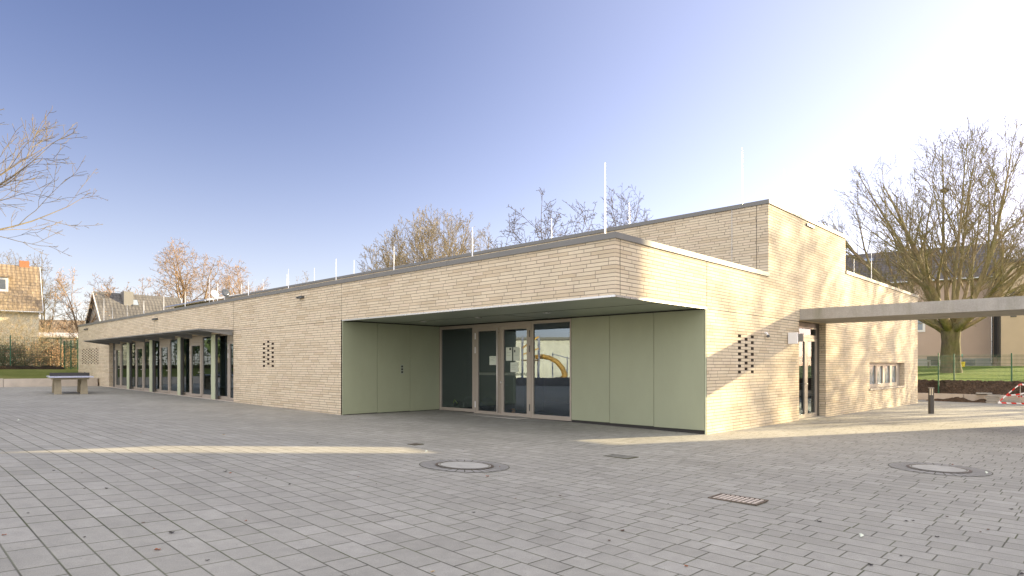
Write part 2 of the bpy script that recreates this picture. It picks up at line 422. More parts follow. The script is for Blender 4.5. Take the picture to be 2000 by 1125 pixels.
# ------------------------------------------------------------------ the school building
SB = thing('school_building', 'long low school pavilion of cream brick with green clad corner entrance', 'building', (0, 0, 0))
def wallp(mb, ax, c, u0, u1, z0, z1, holes=(), flip=1):
    """wall sheet on x=c or y=c with rectangular holes (u0,u1,z0,z1,depth); adds the reveals of the holes"""
    P = (lambda u, z, d=0: (c + d * flip, u, z)) if ax == 'x' else (lambda u, z, d=0: (u, c + d * flip, z))
    us = sorted({u0, u1, *[h[i] for h in holes for i in (0, 1) if u0 < h[i] < u1]})
    zs = sorted({z0, z1, *[h[i] for h in holes for i in (2, 3) if z0 < h[i] < z1]})
    for a, b in zip(us, us[1:]):
        for e, f in zip(zs, zs[1:]):
            mu, mz = (a + b) / 2, (e + f) / 2
            if any(h[0] < mu < h[1] and h[2] < mz < h[3] for h in holes): continue
            mb.quad(P(a, e), P(b, e), P(b, f), P(a, f))
    for h in holes:
        d = h[4]
        if not d: continue
        a, b, e, f = h[:4]; e = max(e, z0)
        mb.quad(P(a, e), P(a, f), P(a, f, d), P(a, e, d)); mb.quad(P(b, e), P(b, e, d), P(b, f, d), P(b, f))
        mb.quad(P(a, f), P(b, f), P(b, f, d), P(a, f, d))
        if e > z0: mb.quad(P(a, e), P(a, e, d), P(b, e, d), P(b, e))
YR = 9.82; XR = 3.79; ZJ = 2.96
# brick vents as real holes
H = .0775
vf = []
for c, (ya, yb) in enumerate(((14.23, 14.40), (14.57, 14.74), (14.90, 15.07))):
    for k in range(6):
        z = 20 * H + k * 2 * H + (H if c == 1 else 0); vf.append((ya, yb, z + .004, z + H - .004, .11))
vl = []
for c in range(11):
    yy = 36.45 + c * .355
    for k in range(6):
        z = 22 * H + k * 2 * H + (H if c % 2 else 0); vl.append((yy, yy + .2, z + .004, z + H - .004, .11))
vr = []
for c, (xa, xb) in enumerate(((5.50, 5.68), (5.90, 6.08), (6.29, 6.47))):
    for k in range(7 if c != 1 else 6):
        z = (18 if c == 0 else 19 if c == 1 else 18) * H + k * 2 * H; vr.append((xa, xb, z + .004, z + H - .004, .11))
w = MB()
wallp(w, 'x', 0, 0, 41.1, -.6, 4.09, [(0, YR, -.6, ZJ, 0), (17.57, 34.23, -.6, 2.87, .22)] + [h[:4] + (0,) for h in vf + vl])
w.build('front_wall', M['brick'], SB)
w = MB()
wallp(w, 'y', 0, 0, 7.46, -.6, 4.09, [(0, XR, -.6, ZJ, 0)] + [h[:4] + (0,) for h in vr])
wallp(w, 'y', 0, 7.46, 14.35, -.6, 6.14, [(9.8, 12.25, -.6, 3.0, .21)])
wallp(w, 'y', 0, 14.35, 25.6, -.6, 4.90, [(17.38, 23.01, .70, 1.73, .2)])
w.build('side_wall', M['brick'], SB)
w = MB(); wallp(w, 'x', 25.6, 0, 41.1, -.6, 4.90); wallp(w, 'y', 41.1, 0, 25.6, -.6, 4.09)
wallp(w, 'x', 14.35, 0, 36.7, 4.8, 6.14); wallp(w, 'y', 36.7, 7.46, 14.35, 4.0, 6.14)
w.build('rear_wall', M['brick'], SB)
w = MB(); wallp(w, 'x', 7.46, 0, 36.7, 4.0, 6.14); w.build('upper_wall', M['brick'], SB)
for n, hs, pl in (('x', vf, 0), ('x', vl, 0), ('y', vr, 0)):
    mb = MB()
    for h in hs:
        if hs is not vl: mb = MB()
        P = (lambda u, z, d=0: (d, u, z)) if n == 'x' else (lambda u, z, d=0: (u, d, z))
        a, b, e, f, d = h
        mb.quad(P(a, e), P(a, f), P(a, f, d), P(a, e, d)); mb.quad(P(b, e), P(b, e, d), P(b, f, d), P(b, f)); mb.quad(P(a, f), P(b, f), P(b, f, d), P(a, f, d)); mb.quad(P(a, e), P(a, e, d), P(b, e, d), P(b, e))
        if hs is not vl: mb.build('vent_opening', M['ventside'], SB)
    if hs is vl: mb.build('vent_screen', M['ventside'], SB)['kind'] = 'stuff'
    mb = MB(); a = min(h[0] for h in hs) - .05; b = max(h[1] for h in hs) + .05; e = min(h[2] for h in hs) - .05; f = max(h[3] for h in hs) + .05
    if n == 'x': mb.box(.112, .3, a, b, e, f)
    else: mb.box(a, b, .112, .3, e, f)
    mb.build('vent_backing', M['black'], SB)
# copings
def coping(P, z0, z1, name='coping', seams=3.0):
    mb = MB()
    for x0, x1, y0, y1 in P: mb.box(x0, x1, y0, y1, z0, z1)
    for x0, x1, y0, y1 in P:
        if x1 - x0 > y1 - y0:
            k = x0 + 2
            while k < x1 - .3: mb.box(k, k + .012, y0 - .003, y1, z0 + .01, z1 + .003); k += seams
        else:
            k = y0 + 2
            while k < y1 - .3: mb.box(x0 - .003, x1, k, k + .012, z0 + .01, z1 + .003); k += seams
    return mb.build(name, M['coping'], SB)
coping([(-.035, .34, -.035, 41.14), (.34, 7.455, -.035, .34)], 4.075, 4.19)
coping([(7.42, 7.8, -.035, 36.74), (7.8, 14.39, -.035, .34), (14.05, 14.39, .34, 36.74)], 6.12, 6.235)
coping([(14.392, 25.64, -.035, .34), (25.3, 25.64, .34, 41.14)], 4.885, 5.0)
B(.3, 7.44, .3, 41.05, 3.9, 3.98).build('roof', M['roof'], SB)
B(7.5, 14.3, .3, 36.6, 5.9, 6.0).build('roof', M['roof'], SB)
B(14.36, 25.4, .3, 41.0, 4.6, 4.7).build('roof', M['roof'], SB)
# soffit, its edge trim, joints
B(0.005, XR - .002, 0.005, YR - .002, ZJ + .004, 3.02).build('soffit', M['soffit'], SB)
mb = MB().box(-.006, .03, -.006, YR, ZJ - .022, ZJ + .018); mb.box(.03, XR - .004, -.006, .03, ZJ - .022, ZJ + .018)
mb.build('edge_trim', M['trim'], SB)
mb = MB().box(1.9, 1.912, .04, YR - .04, ZJ - .001, ZJ + .006)
mb.box(1.912, XR - .05, 4.9, 4.91, ZJ - .001, ZJ + .006); mb.build('soffit_joint', M['joint'], SB)
for x, y in ((2.02, 8.47), (2.04, 6.03), (2.18, 3.6)):
    o = MB().lathe((x, y, ZJ - .012), [(.10, 0), (.10, .016)], 20).build('downlight', M['trim'], SB)
    MB().lathe((x, y, ZJ - .0135), [(.06, 0), (.06, .004)], 16).build('lamp_lens', M['white'], o)
for a_ in ((-.0025, .004, YR, 17.57, ZJ - .02, ZJ - .008), (-.0025, .004, YR + .02, YR + .03, ZJ - .007, 4.075), (-.0025, .004, 17.55, 17.562, 2.87, 4.075), (XR, 9.8, -.0025, .004, ZJ - .02, ZJ - .004), (.165, .175, -.0025, .004, ZJ + .02, 4.075), (XR - .005, XR + .005, -.0025, .004, ZJ - .003, 4.075), (7.457, 7.462, .33, .342, 4.2, 6.12), (7.457, 7.462, 4.15, 4.158, 4.2, 6.12), (-.0025, .004, 26.6, 26.606, 2.9, 4.075)): B(*a_).build('expansion_joint', M['joint'], SB)
MB().tube([(7.44, 1.05, 4.2), (7.44, 1.05, 6.12)], .006, 6).build('lightning_conductor', M['trim'], SB)
# green cladding panels of the recess
g = .006
for a, b in ((.01, 1.23), (1.23, 2.51), (2.51, XR - .03)):
    B(a + g, b - g, YR - .03, YR - .002, .13 - .009 * a, ZJ - .03).build('cladding_panel', M['panel'], SB)
B(.0, XR, YR + .0, YR + .06, -.3, ZJ + .02).build('panel_backing', M['joint'], SB)
mb = B(-.001, .012, YR - .034, YR + .001, .09, ZJ - .02); mb.build('corner_trim', M['panel'], SB)
for a, b in ((.035, 1.41), (1.41, 2.75), (2.75, 4.05)):
    B(XR - .035, XR - .005, a + g, b - g, .05 + .008 * b, ZJ - .03).build('cladding_panel', M['panel'], SB)
B(XR - .002, XR + .05, .004, 4.05, -.3, ZJ + .02).build('panel_backing', M['joint'], SB)
B(XR - .034, XR - .001, .006, .032, -.1, ZJ - .022).build('corner_trim', M['post'], SB)
# call panel on the cladding
o = B(2.13, 2.24, YR - .036, YR - .028, 1.33, 1.63).build('call_panel', M['soffit'], SB)
mb = MB()
for k in range(3): mb.box(2.15, 2.22, YR - .039, YR - .036, 1.36 + k * .09, 1.42 + k * .09)
mb.build('button', M['joint'], o)

# ---- glazing helpers: frame in plane x=c (or y=c); u runs along the wall
def rectframe(mb, ax, c, d, u0, u1, z0, z1, fl, fr, ft, fb):
    def bx(a, b, e, f):
        if ax == 'x': mb.box(c, c + d, a, b, e, f)
        else: mb.box(a, b, c, c + d, e, f)
    bx(u0, u0 + fl, z0, z1); bx(u1 - fr, u1, z0, z1)
    bx(u0 + fl, u1 - fr, z1 - ft, z1); bx(u0 + fl, u1 - fr, z0, z0 + fb)
def leaf(kind, ax, c, u0, u1, z0, z1, fl, fr, ft, fb, mat, gmat, d=.06):
    mb = MB(); rectframe(mb, ax, c, d, u0, u1, z0, z1, fl, fr, ft, fb)
    o = mb.build(kind, mat, SB)
    m2 = MB(); q = c + d * .55
    a, b, e, f = u0 + fl - .004, u1 - fr + .004, z0 + fb - .004, z1 - ft + .004
    if ax == 'x': m2.quad((q, a, e), (q, a, f), (q, b, f), (q, b, e))
    else: m2.quad((a, q, e), (b, q, e), (b, q, f), (a, q, f))
    m2.build('pane', gmat, o); return o
# entrance front
c = XR - .03
zb = .09
leaf('window', 'x', c, 8.065, YR - .035, zb, 2.925, .075, .09, .10, .10, M['frame'], M['glass_entry'])
leaf('window', 'x', c, 4.06, 5.56, .04, 2.925, .05, .08, .09, .12, M['frame'], M['glass_entry'])
mb = MB(); mb.box(c - .01, c + .07, 5.565, 5.615, .03, 2.925); mb.box(c - .01, c + .07, 7.985, 8.06, .05, 2.925)
mb.box(c - .005, c + .07, 5.615, 7.985, 2.815, 2.925); mb.build('door_frame', M['frame'], SB)
d1 = leaf('door', 'x', c - .004, 6.835, 7.98, .065, 2.81, .20, .12, .11, .09, M['frame'], M['glass_entry'])
d2 = leaf('door', 'x', c - .004, 5.62, 6.825, .055, 2.81, .12, .115, .10, .10, M['frame'], M['glass_entry'])
hd = MB().tube([(c - .085, 6.915, .13), (c - .085, 6.915, 2.77)], .02, 10)
hd.tube([(c - .085, 6.915, .22), (c + .0, 6.915, .22)], .012, 8); hd.tube([(c - .085, 6.915, 2.68), (c + .0, 6.915, 2.68)], .012, 8)
hd.build('pull_handle', M['steel'], d1, smooth=True)
MB().tube([(c - .006, 6.80, 1.08), (c - .045, 6.80, 1.08)], .03, 14).build('door_knob', M['steel'], d2, smooth=True)
for dd, yy in ((d1, 7.985), (d2, 5.618)):
    for z0_ in (.25, 2.0, 2.45):
        B(c - .022, c - .005, yy - .016, yy + .016, z0_, z0_ + .2).build('hinge', M['white'] if dd is d1 else M['metaldark'], dd)
for dd, a, b in ((d1, 7.05, 7.84), (d2, 5.76, 6.70)):
    mb = MB(); k = a
    while k < b: mb.box(c + .02, c + .0215, k, k + .016, 1.30, 1.38); k += .047
    mb.build('safety_marking', M['soffit'], dd)
B(XR - .6, XR + .02, 5.6, 8.0, .02, .062).build('threshold', M['concrete'], SB)
# lobby behind the glass
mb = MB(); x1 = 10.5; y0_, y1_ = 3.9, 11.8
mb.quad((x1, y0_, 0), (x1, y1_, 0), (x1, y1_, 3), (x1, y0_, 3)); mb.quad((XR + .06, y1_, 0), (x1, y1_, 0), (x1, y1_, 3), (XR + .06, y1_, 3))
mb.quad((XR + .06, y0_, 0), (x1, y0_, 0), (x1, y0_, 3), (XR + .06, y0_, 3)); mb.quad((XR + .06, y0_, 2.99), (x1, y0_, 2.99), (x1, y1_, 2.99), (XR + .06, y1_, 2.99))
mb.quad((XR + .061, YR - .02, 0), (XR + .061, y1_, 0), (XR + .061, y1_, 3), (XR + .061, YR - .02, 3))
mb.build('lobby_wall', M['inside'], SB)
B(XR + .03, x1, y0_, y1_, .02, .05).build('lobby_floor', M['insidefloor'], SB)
# ---- long glazed band on the left
bands = [('d', 17.2, 18.56), ('w', 18.58, 19.9), ('w', 19.9, 21.19), ('d', 21.21, 22.60), ('w', 22.62, 23.5), ('w', 23.5, 25.11), ('d', 25.12, 26.49),
         ('w', 26.5, 27.3), ('w', 27.3, 28.86), ('d', 28.87, 30.18), ('w', 30.19, 31.0), ('w', 31.0, 32.68), ('d', 32.70, 33.87)]
for i, (k, a, b) in enumerate(bands):
    zg = .0113 * (a + b) / 2
    if k == 'w':
        fl = .04; fr = .04
        leaf('window', 'x', .20, a, b, zg + .02, 2.868, fl, fr, .06, .13, M['frame'], M['glass_front'])
    else:
        B(.20, .26, a, b, 2.60, 2.868).build('transom_panel', M['frame'], SB)
        B(.195, .26, a, a + .045, zg + .02, 2.60).build('door_jamb', M['frame'], SB); B(.195, .26, b - .045, b, zg + .02, 2.60).build('door_jamb', M['frame'], SB)
        o = leaf('door', 'x', .185, a + .05, b - .05, zg + .03, 2.59, .16, .17, .13, .10, M['frame'], M['glass_front'])
        hb = MB().tube([(.185, a + .12, zg + 1.07), (.13, a + .12, zg + 1.07), (.13, a + .26, zg + 1.07)], .012, 8)
        hb.build('door_handle', M['steel'], o, smooth=True)
        B(.172, .186, b - .065, b - .045, 1.9, 2.1).build('hinge', M['white'], o); B(.172, .186, b - .065, b - .045, 2.25, 2.45).build('hinge', M['white'], o)
B(.19, .27, 33.9, 34.23, .3, 2.868).build('jamb', M['metaldark'], SB)
B(-.02, .24, 17.57, 34.23, -.3, .0).build('sill_base', M['concrete'], SB)
mb = MB(); mb.hexa([(-.02, 17.6, -.2), (.24, 17.6, -.2), (.24, 34.2, -.2), (-.02, 34.2, -.2), (-.02, 17.6, .215), (.24, 17.6, .215), (.24, 34.2, .405), (-.02, 34.2, .405)])
mb.build('threshold', M['concrete2'], SB)
for a, b in ((30.55, 30.98), (26.93, 27.35), (23.16, 23.55), (19.30, 19.74)):
    B(.0, .10, a + .05, b, .0113 * a, 2.86).build('facade_post', M['post'], SB)
    B(.02, .09, a - .02, a + .048, .0113 * a, 2.85).build('post_flank', M['metaldark'], SB)
for ytop, ybot in ((28.42, 28.70), (26.9, 27.25), (23.1, 23.45)):
    MB().hexa([(.45, ybot, .2), (.62, ybot, .2), (.62, ybot + .12, .2), (.45, ybot + .12, .2), (.45, ytop - .1, 2.8), (.62, ytop - .1, 2.8), (.62, ytop + .28, 2.8), (.45, ytop + .28, 2.8)]).build('raking_strut', M['wood'], SB)
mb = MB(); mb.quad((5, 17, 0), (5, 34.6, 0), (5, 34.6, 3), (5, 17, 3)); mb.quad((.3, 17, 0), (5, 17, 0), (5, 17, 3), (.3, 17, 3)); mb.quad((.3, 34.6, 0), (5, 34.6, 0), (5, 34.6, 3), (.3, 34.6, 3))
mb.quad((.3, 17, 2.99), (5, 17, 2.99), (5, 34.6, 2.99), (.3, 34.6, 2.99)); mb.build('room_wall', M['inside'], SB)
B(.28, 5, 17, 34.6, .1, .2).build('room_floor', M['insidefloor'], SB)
B(.21, .25, 34.2, 34.6, 0, 3).build('jamb', M['metaldark'], SB)
# steel canopy with tapered ribs
mb = B(-1.21, -.004, 17.58, 34.3, 2.945, 2.975)
mb.build('steel_canopy', M['canopy'], SB)
for k in range(9):
    y = 17.62 + k * 2.07
    MB().hexa([(-1.2, y, 2.915), (-.006, y, 2.76), (-.006, y + .06, 2.76), (-1.2, y + .06, 2.915), (-1.2, y, 2.944), (-.006, y, 2.944), (-.006, y + .06, 2.944), (-1.2, y + .06, 2.944)]).build('canopy_rib', M['canopy'], SB)
    B(-1.222, -1.211, y + .005, y + .045, 2.948, 2.972).build('rib_bolt', M['trim'], SB)
# wall fixtures
for y0, y1, z0, z1, d in ((38.75, 39.55, 3.81, 3.89, .06), (26.1, 26.7, 3.79, 3.87, .09)):
    B(-d, -.001, y0, y1, z0, z1).build('wall_vent', M['metaldark'], SB)
o = B(-.10, -.001, 12.1, 12.32, 3.79, 3.87).build('security_light', M['metaldark'], SB)
B(-.13, -.02, 12.33, 12.42, 3.80, 3.85).build('light_sensor', M['metaldark'], o)
B(10.4, 11.02, -.05, -.001, 5.97, 6.04).build('wall_vent', M['metaldark'], SB)
B(8.82, 8.90, -.29, -.03, 2.24, 2.57).build('flag_sign', M['white'], SB)
B(9.44, 9.50, -.24, -.02, 2.32, 2.56).build('flag_sign', M['canopy'], SB)
o = MB().tube([(7.21, -.002, 2.50), (7.21, -.05, 2.50), (7.21, -.08, 2.44)], .028, 8).build('wall_camera', M['white'], SB)
MB().lathe((7.21, -.09, 2.37), [(.02, 0), (.045, .02), (.045, .06), (.02, .08)], 12).build('camera_head', M['metaldark'], o)
B(-.05, -.001, 39.35, 39.45, 1.12, 1.2).build('wall_socket', M['metaldark'], SB)
# side entrance (plane y=.21)
q = .205
mb = MB(); mb.box(12.02, 12.25, q, q + .08, -.2, 2.99); mb.box(9.8, 9.96, q, q + .08, -.2, 2.99); mb.box(9.96, 12.02, q, q + .08, 2.84, 2.99)
mb.build('door_frame', M['framedark'], SB)
leaf('transom_window', 'y', q + .005, 9.96, 12.02, 2.50, 2.84, .05, .05, .05, .09, M['frame'], M['glass'])
o = leaf('door', 'y', q - .01, 9.97, 11.0, -.07, 2.49, .12, .14, .12, .12, M['frame'], M['glass'])
MB().tube([(10.94, q - .01, 1.02), (10.94, q - .07, 1.02), (10.80, q - .07, 1.02)], .012, 8).build('door_handle', M['steel'], o, smooth=True)
leaf('side_light', 'y', q - .005, 11.01, 12.01, -.07, 2.49, .13, .14, .10, .12, M['frame'], M['glass'])
B(9.8, 12.25, .02, .6, -.2, -.075).build('threshold', M['concrete'], SB)
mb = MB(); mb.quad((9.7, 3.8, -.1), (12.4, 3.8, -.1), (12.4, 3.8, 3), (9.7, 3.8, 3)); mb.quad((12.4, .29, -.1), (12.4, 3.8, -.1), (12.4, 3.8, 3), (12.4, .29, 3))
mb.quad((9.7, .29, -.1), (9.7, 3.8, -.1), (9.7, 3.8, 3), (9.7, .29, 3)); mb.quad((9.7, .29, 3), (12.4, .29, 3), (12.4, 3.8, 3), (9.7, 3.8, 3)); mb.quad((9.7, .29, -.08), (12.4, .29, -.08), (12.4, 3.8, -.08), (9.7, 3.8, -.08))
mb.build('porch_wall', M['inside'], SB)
# strip window (plane y=.2)
q = .19
mb = MB(); rectframe(mb, 'y', q, .07, 17.38, 23.01, .70, 1.73, .2, .65, .14, .15)
wf = mb.build('window_frame', M['frame'], SB)
mb = MB()
for a, b in ((19.02, 19.27), (20.12, 20.41), (21.28, 21.56)): mb.box(a, b, q + .002, q + .068, .85, 1.59)
mb.build('mullion', M['frame'], wf)
for a, b in ((17.58, 19.02), (19.27, 20.12), (20.41, 21.28), (21.56, 22.36)):
    MB().quad((a, q + .055, .85), (b, q + .055, .85), (b, q + .055, 1.59), (a, q + .055, 1.59)).build('pane', M['frost'], wf)
B(17.34, 23.06, -.05, .19, .625, .698).build('window_sill', M['frame'], SB)
# lightning rods on the roofs (base and top in the photo, plane they stand on)
def px_x(px, py, X): d = FWD + RGT * ((px - 1000) / FPX) + Vector((0, 0, (HOR - py) / FPX)); return CAM + d * ((X - CAM.x) / d.x)
for px, top, X, zb_ in ((1181.5, 318, .45, 4.0), (922.6, 444, .45, 4.0), (769.5, 481, .45, 4.0), (656.5, 505, .45, 4.0), (563.5, 525, .45, 4.0), (485.5, 551, .45, 4.0),
                        (425, 553, .45, 4.0), (361.7, 569, .45, 4.0), (320, 579, .45, 4.0), (281, 587, .45, 4.0), (248.5, 594, 3.0, 4.0), (219.7, 601, 3.0, 4.0), (203, 583, .45, 4.0),
                        (691.6, 508, 7.9, 6.0), (1077, 427, 7.9, 6.0), (1229, 396, 7.9, 6.0), (1449.5, 288, 7.9, 6.0), (614, 523, 7.9, 6.0), (514, 545, 7.9, 6.0), (409, 540, 5., 4.0), (472, 554, 7.9, 6.0), (560.5, 535, 7.9, 6.0)):
    T = px_x(px, top, X); mb = MB()
    mb.tube([(T.x, T.y, zb_), (T.x, T.y, zb_ + (T.z - zb_) * .6), (T.x, T.y, T.z)], [.017, .014, .008], 6)
    mb.box(T.x - .15, T.x + .15, T.y - .15, T.y + .15, zb_ - .02, zb_ + .06); mb.build('lightning_rod', M['rod'], SB)
for px, py, dx in ((1531, 330, 12.5), (1668, 506, 20.), (1702, 488, 19.)):
    d = FWD + RGT * ((px - 1000) / FPX) + Vector((0, 0, (HOR - py) / FPX)); T = CAM + d * ((dx - CAM.x) / d.x); zb_ = 4.7 if dx > 15 else 6.0
    MB().tube([(T.x, T.y, zb_), (T.x, T.y, T.z)], [.016, .008], 6).build('lightning_rod', M['rod'], SB)

# things in the lobby and on the glass
def sheet(y0, y1, z0, z1, label, marks):
    t = thing('notice_sheet', label, 'notice', (c - .006, (y0 + y1) / 2, z0), group='notices taped to the entrance doors')
    B(c + .0225, c + .0245, y0, y1, z0, z1).build('paper', M['paper'], t)
    mb = MB()
    for a, b, e, f in marks: mb.box(c + .021, c + .0222, y1 - (y1 - y0) * b, y1 - (y1 - y0) * a, z0 + (z1 - z0) * e, z0 + (z1 - z0) * f)
    mb.build('print', M['ink'], t)
sheet(7.06, 7.36, 1.62, 1.90, 'white notice on the left door leaf, crossed by the pull handle', [(.15, .8, .78, .81), (.15, .6, .6, .62), (.15, .75, .45, .47)])
sheet(6.37, 6.63, 1.75, 2.16, 'taller white notice at upper left of the right door leaf', [(.55, .85, .80, .95), (.15, .8, .6, .61), (.15, .7, .4, .41)])
sheet(6.07, 6.32, 1.75, 2.16, 'narrow white notice with one small dark figure, upper right of the pair', [(.15, .35, .62, .8), (.2, .8, .4, .41)])
sheet(6.12, 6.44, 1.40, 1.70, 'single lower notice under the pair on the right door leaf', [(.15, .8, .7, .72), (.15, .6, .5, .52), (.15, .7, .3, .32)])
t = thing('cupboard', 'tall dark cupboard standing behind the right entrance door', 'cupboard', (5.6, 7.3, .05))
B(5.4, 5.9, 6.9, 7.85, .05, 2.35).build('carcass', plain('dark_green_laminate', (.03, .055, .04), .5), t)
for a, b in ((6.91, 7.37), (7.38, 7.84)): B(5.38, 5.399, a, b, .12, 2.3).build('door', M['metaldark'], t)
rb = random.Random(4)
for i, (x, y, r, lab) in enumerate(((4.6, 9.1, .3, 'large dark bag slumped behind the left entrance window'), (4.9, 8.6, .28, 'navy bag heaped beside the larger dark bag'), (4.5, 9.6, .2, 'small dark bag with yellow reflective strip by the jamb'))):
    t = thing('school_bag', lab, 'bag', (x, y, .05), group='bags on the lobby floor')
    MB().blob((x, y, .05 + r * .75), (r, r * 1.1, r * .8), i, 12, 8, .15).build('bag_body', plain('bag_cloth', (.015, .02, .03) if i != 1 else (.02, .03, .07), .8), t, smooth=True)
    MB().tube([(x - r * .95, y - r * .5, .3), (x - r * 1.1, y, .42), (x - r * .9, y + r * .5, .3)], .02, 6).build('strap', plain('bag_strap', (.5, .6, .05) if i == 2 else (.03, .03, .03), .7), t)
t = thing('kick_scooter', 'dark kick scooter with orange front wheel in the lobby', 'scooter', (4.7, 7.5, .05))
B(4.66, 4.74, 7.2, 7.75, .12, .15).build('deck', M['metaldark'], t)
MB().tube([(4.7, 7.75, .14), (4.7, 7.68, .5), (4.7, 7.6, .95)], .018, 8).build('stem', M['metaldark'], t)
MB().tube([(4.5, 7.6, .95), (4.9, 7.6, .95)], .016, 8).build('handlebar', M['metaldark'], t)
for y in (7.18, 7.8): MB().tube([(4.68, y, .13), (4.72, y, .13)], .08, 16).build('wheel', plain('orange_wheel', (.6, .22, .05), .5), t)

# ------------------------------------------------------------------ concrete walkway roof
t = thing('walkway_roof', 'weathered concrete walkway roof slab running out from the side door', 'walkway roof', (11.0, -8, 0))
B(9.86, 12.3, -17.5, -.004, 3.0, 3.33).build('slab', M['concrete'], t)
for x in (10.1, 12.05):
    for y in (-8.2, -12.5, -17.0):
        MB().tube([(x, y, -.35), (x, y, 3.0)], .075, 14).build('column', M['metaldark'], t, smooth=True)
# ------------------------------------------------------------------ bollard lamp
bx, by = 17.43, -2.04; bz = G(bx, by)
t = thing('bollard_light', 'anthracite bollard light with pale louvred head on the paving', 'bollard light', (bx, by, bz))
MB().lathe((bx, by, bz - .02), [(.095, 0), (.095, .70), (.085, .71)], 24).build('post', M['bollard'], t, smooth=False)
MB().lathe((bx, by, bz + .68), [(.06, 0), (.06, .27)], 20).build('lamp_core', plain('lamp_diffuser', (.75, .66, .48), .4), t)
mb = MB()
for k in range(6):
    a = 2 * math.pi * k / 6 + .35
    mb.tube([(bx + .083 * math.cos(a), by + .083 * math.sin(a), bz + .68), (bx + .083 * math.cos(a), by + .083 * math.sin(a), bz + .95)], .012, 6)
mb.build('louvre', M['bollard'], t)
MB().lathe((bx, by, bz + .945), [(.095, 0), (.095, .02)], 24).build('cap', plain('bollard_cap', (.4, .36, .3), .5), t)
# ------------------------------------------------------------------ manholes, gully, floor boxes
def manhole(x, y, r, R2, label, rot):
    z = G(x, y); t = thing('manhole_cover', label, 'manhole', (x, y, z))
    def disc(r0, r1, dz, n=48):
        mb = MB()
        for k in range(n):
            a = 2 * math.pi * k / n; b = 2 * math.pi * (k + 1) / n
            P = [(x + q_ * math.cos(w_), y + q_ * math.sin(w_)) for q_, w_ in ((r0, a), (r1, a), (r1, b), (r0, b))]
            mb.poly([(p[0], p[1], G(p[0], p[1]) + dz) for p in (P if r0 else P[1:] + [P[0]])])
        return mb
    disc(r * 1.12, R2, .004).build('paver_ring', plain('ring_paver', (.262, .252, .23), .85, 0, .12, 12, .4), t)
    mb = disc(R2 - .003, R2 + .007, .0065)
    n = 30
    for k in range(n):
        a = 2 * math.pi * k / n + rot; ca, sa = math.cos(a), math.sin(a)
        P = [(x + ca * q_ - sa * w_, y + sa * q_ + ca * w_) for q_, w_ in ((r * 1.12, -.006), (R2, -.006), (R2, .006), (r * 1.12, .006))]
        mb.poly([(p[0], p[1], G(*p) + .0065) for p in P])
    mb.build('ring_joint', M['moss'], t)
    disc(r, r * 1.12, .010).build('iron_frame', M['iron'], t)
    disc(0, r, .013).build('cover_disc', M['cover'], t)
    mb = disc(r * .93, r * .96, .0155); mb.build('cover_groove', M['moss'], t)
manhole(-3.78, .16, .40, .68, 'round concrete manhole cover nearest the corner entrance', 0)
manhole(1.90, -4.96, .40, .70, 'round concrete manhole cover out to the right of the yard', .3)
gx_, gy_ = -2.91, -3.76
t = thing('drain_grate', 'rectangular rusty slotted drain grate set in the pavers', 'drain grate', (gx_, gy_, G(gx_, gy_)))
z = G(gx_, gy_) + .006
B(gx_ - .16, gx_ + .16, gy_ - .29, gy_ + .29, z - .03, z).build('painted_pit', M['black'], t)  # solid slab at ground level, the depth's darkness painted black
mb = MB(); rectframe(mb, 'y', 0, 0, 0, 0, 0, 0, 0, 0, 0, 0); mb = MB()
mb.box(gx_ - .175, gx_ - .15, gy_ - .3, gy_ + .3, z, z + .012); mb.box(gx_ + .15, gx_ + .175, gy_ - .3, gy_ + .3, z, z + .012)
mb.box(gx_ - .15, gx_ + .15, gy_ - .3, gy_ - .275, z, z + .012); mb.box(gx_ - .15, gx_ + .15, gy_ + .275, gy_ + .3, z, z + .012); mb.build('grate_frame', M['iron'], t)
for k in range(9):
    yy = gy_ - .24 + k * .06; B(gx_ - .148, gx_ + .148, yy - .016, yy + .016, z + .001, z + .011).build('grate_bar', M['rust'], t)
for x, y, sx, sy, lab in ((-.91, -.74, .17, .26, 'square mossy paver-filled access lid midway to the entrance corner'), (-2.6, 2.9, .12, .12, 'tiny iron valve lid in the shaded pavers left of the manhole')):
    t = thing('access_lid', lab, 'access lid', (x, y, G(x, y))); z = G(x, y) + .005
    B(x - sx, x + sx, y - sy, y + sy, z - .03, z + .002).build('lid_frame', M['moss'], t)
    B(x - sx * .85, x + sx * .85, y - sy * .85, y + sy * .85, z, z + .005).build('lid_plate', M['iron'] if sx < .17 else plain('lid_fill', (.16, .155, .13), .9, 0, .3, 14), t)
# fallen leaves and litter
rnd = random.Random(11)
LM = [plain('leaf_rust', (.30, .10, .035), .8), plain('leaf_brown', (.11, .06, .035), .8), plain('leaf_black', (.035, .028, .022), .8), plain('leaf_tan', (.42, .30, .15), .8)]
def leafmesh(s, r):
    P = []
    for k in range(9):
        a = 2 * math.pi * k / 9; q_ = s * (1 if k % 2 else .62) * (1.25 if k == 0 else 1)
        P.append((q_ * math.cos(a), q_ * .62 * math.sin(a), .006 + abs(math.sin(a * 1.5 + r)) * s * .28))
    mb = MB(); n = len(P); mb.v = [(0, 0, .004)] + P; mb.f = [(0, i + 1, (i + 1) % n + 1) for i in range(n)]; return mb
protos = []
for i in range(4):
    o = leafmesh(.045, i * 1.7).build('fallen_leaf', LM[i]); protos.append(o); o['category'] = 'leaf'; o['group'] = 'dead leaves scattered on the paving'
lv = 0
LBL = ['rust red dead leaf lying on the grey pavers', 'brown dead leaf lying on the grey pavers', 'blackened scrap of leaf lying on the grey pavers', 'tan dead leaf lying on the grey pavers']
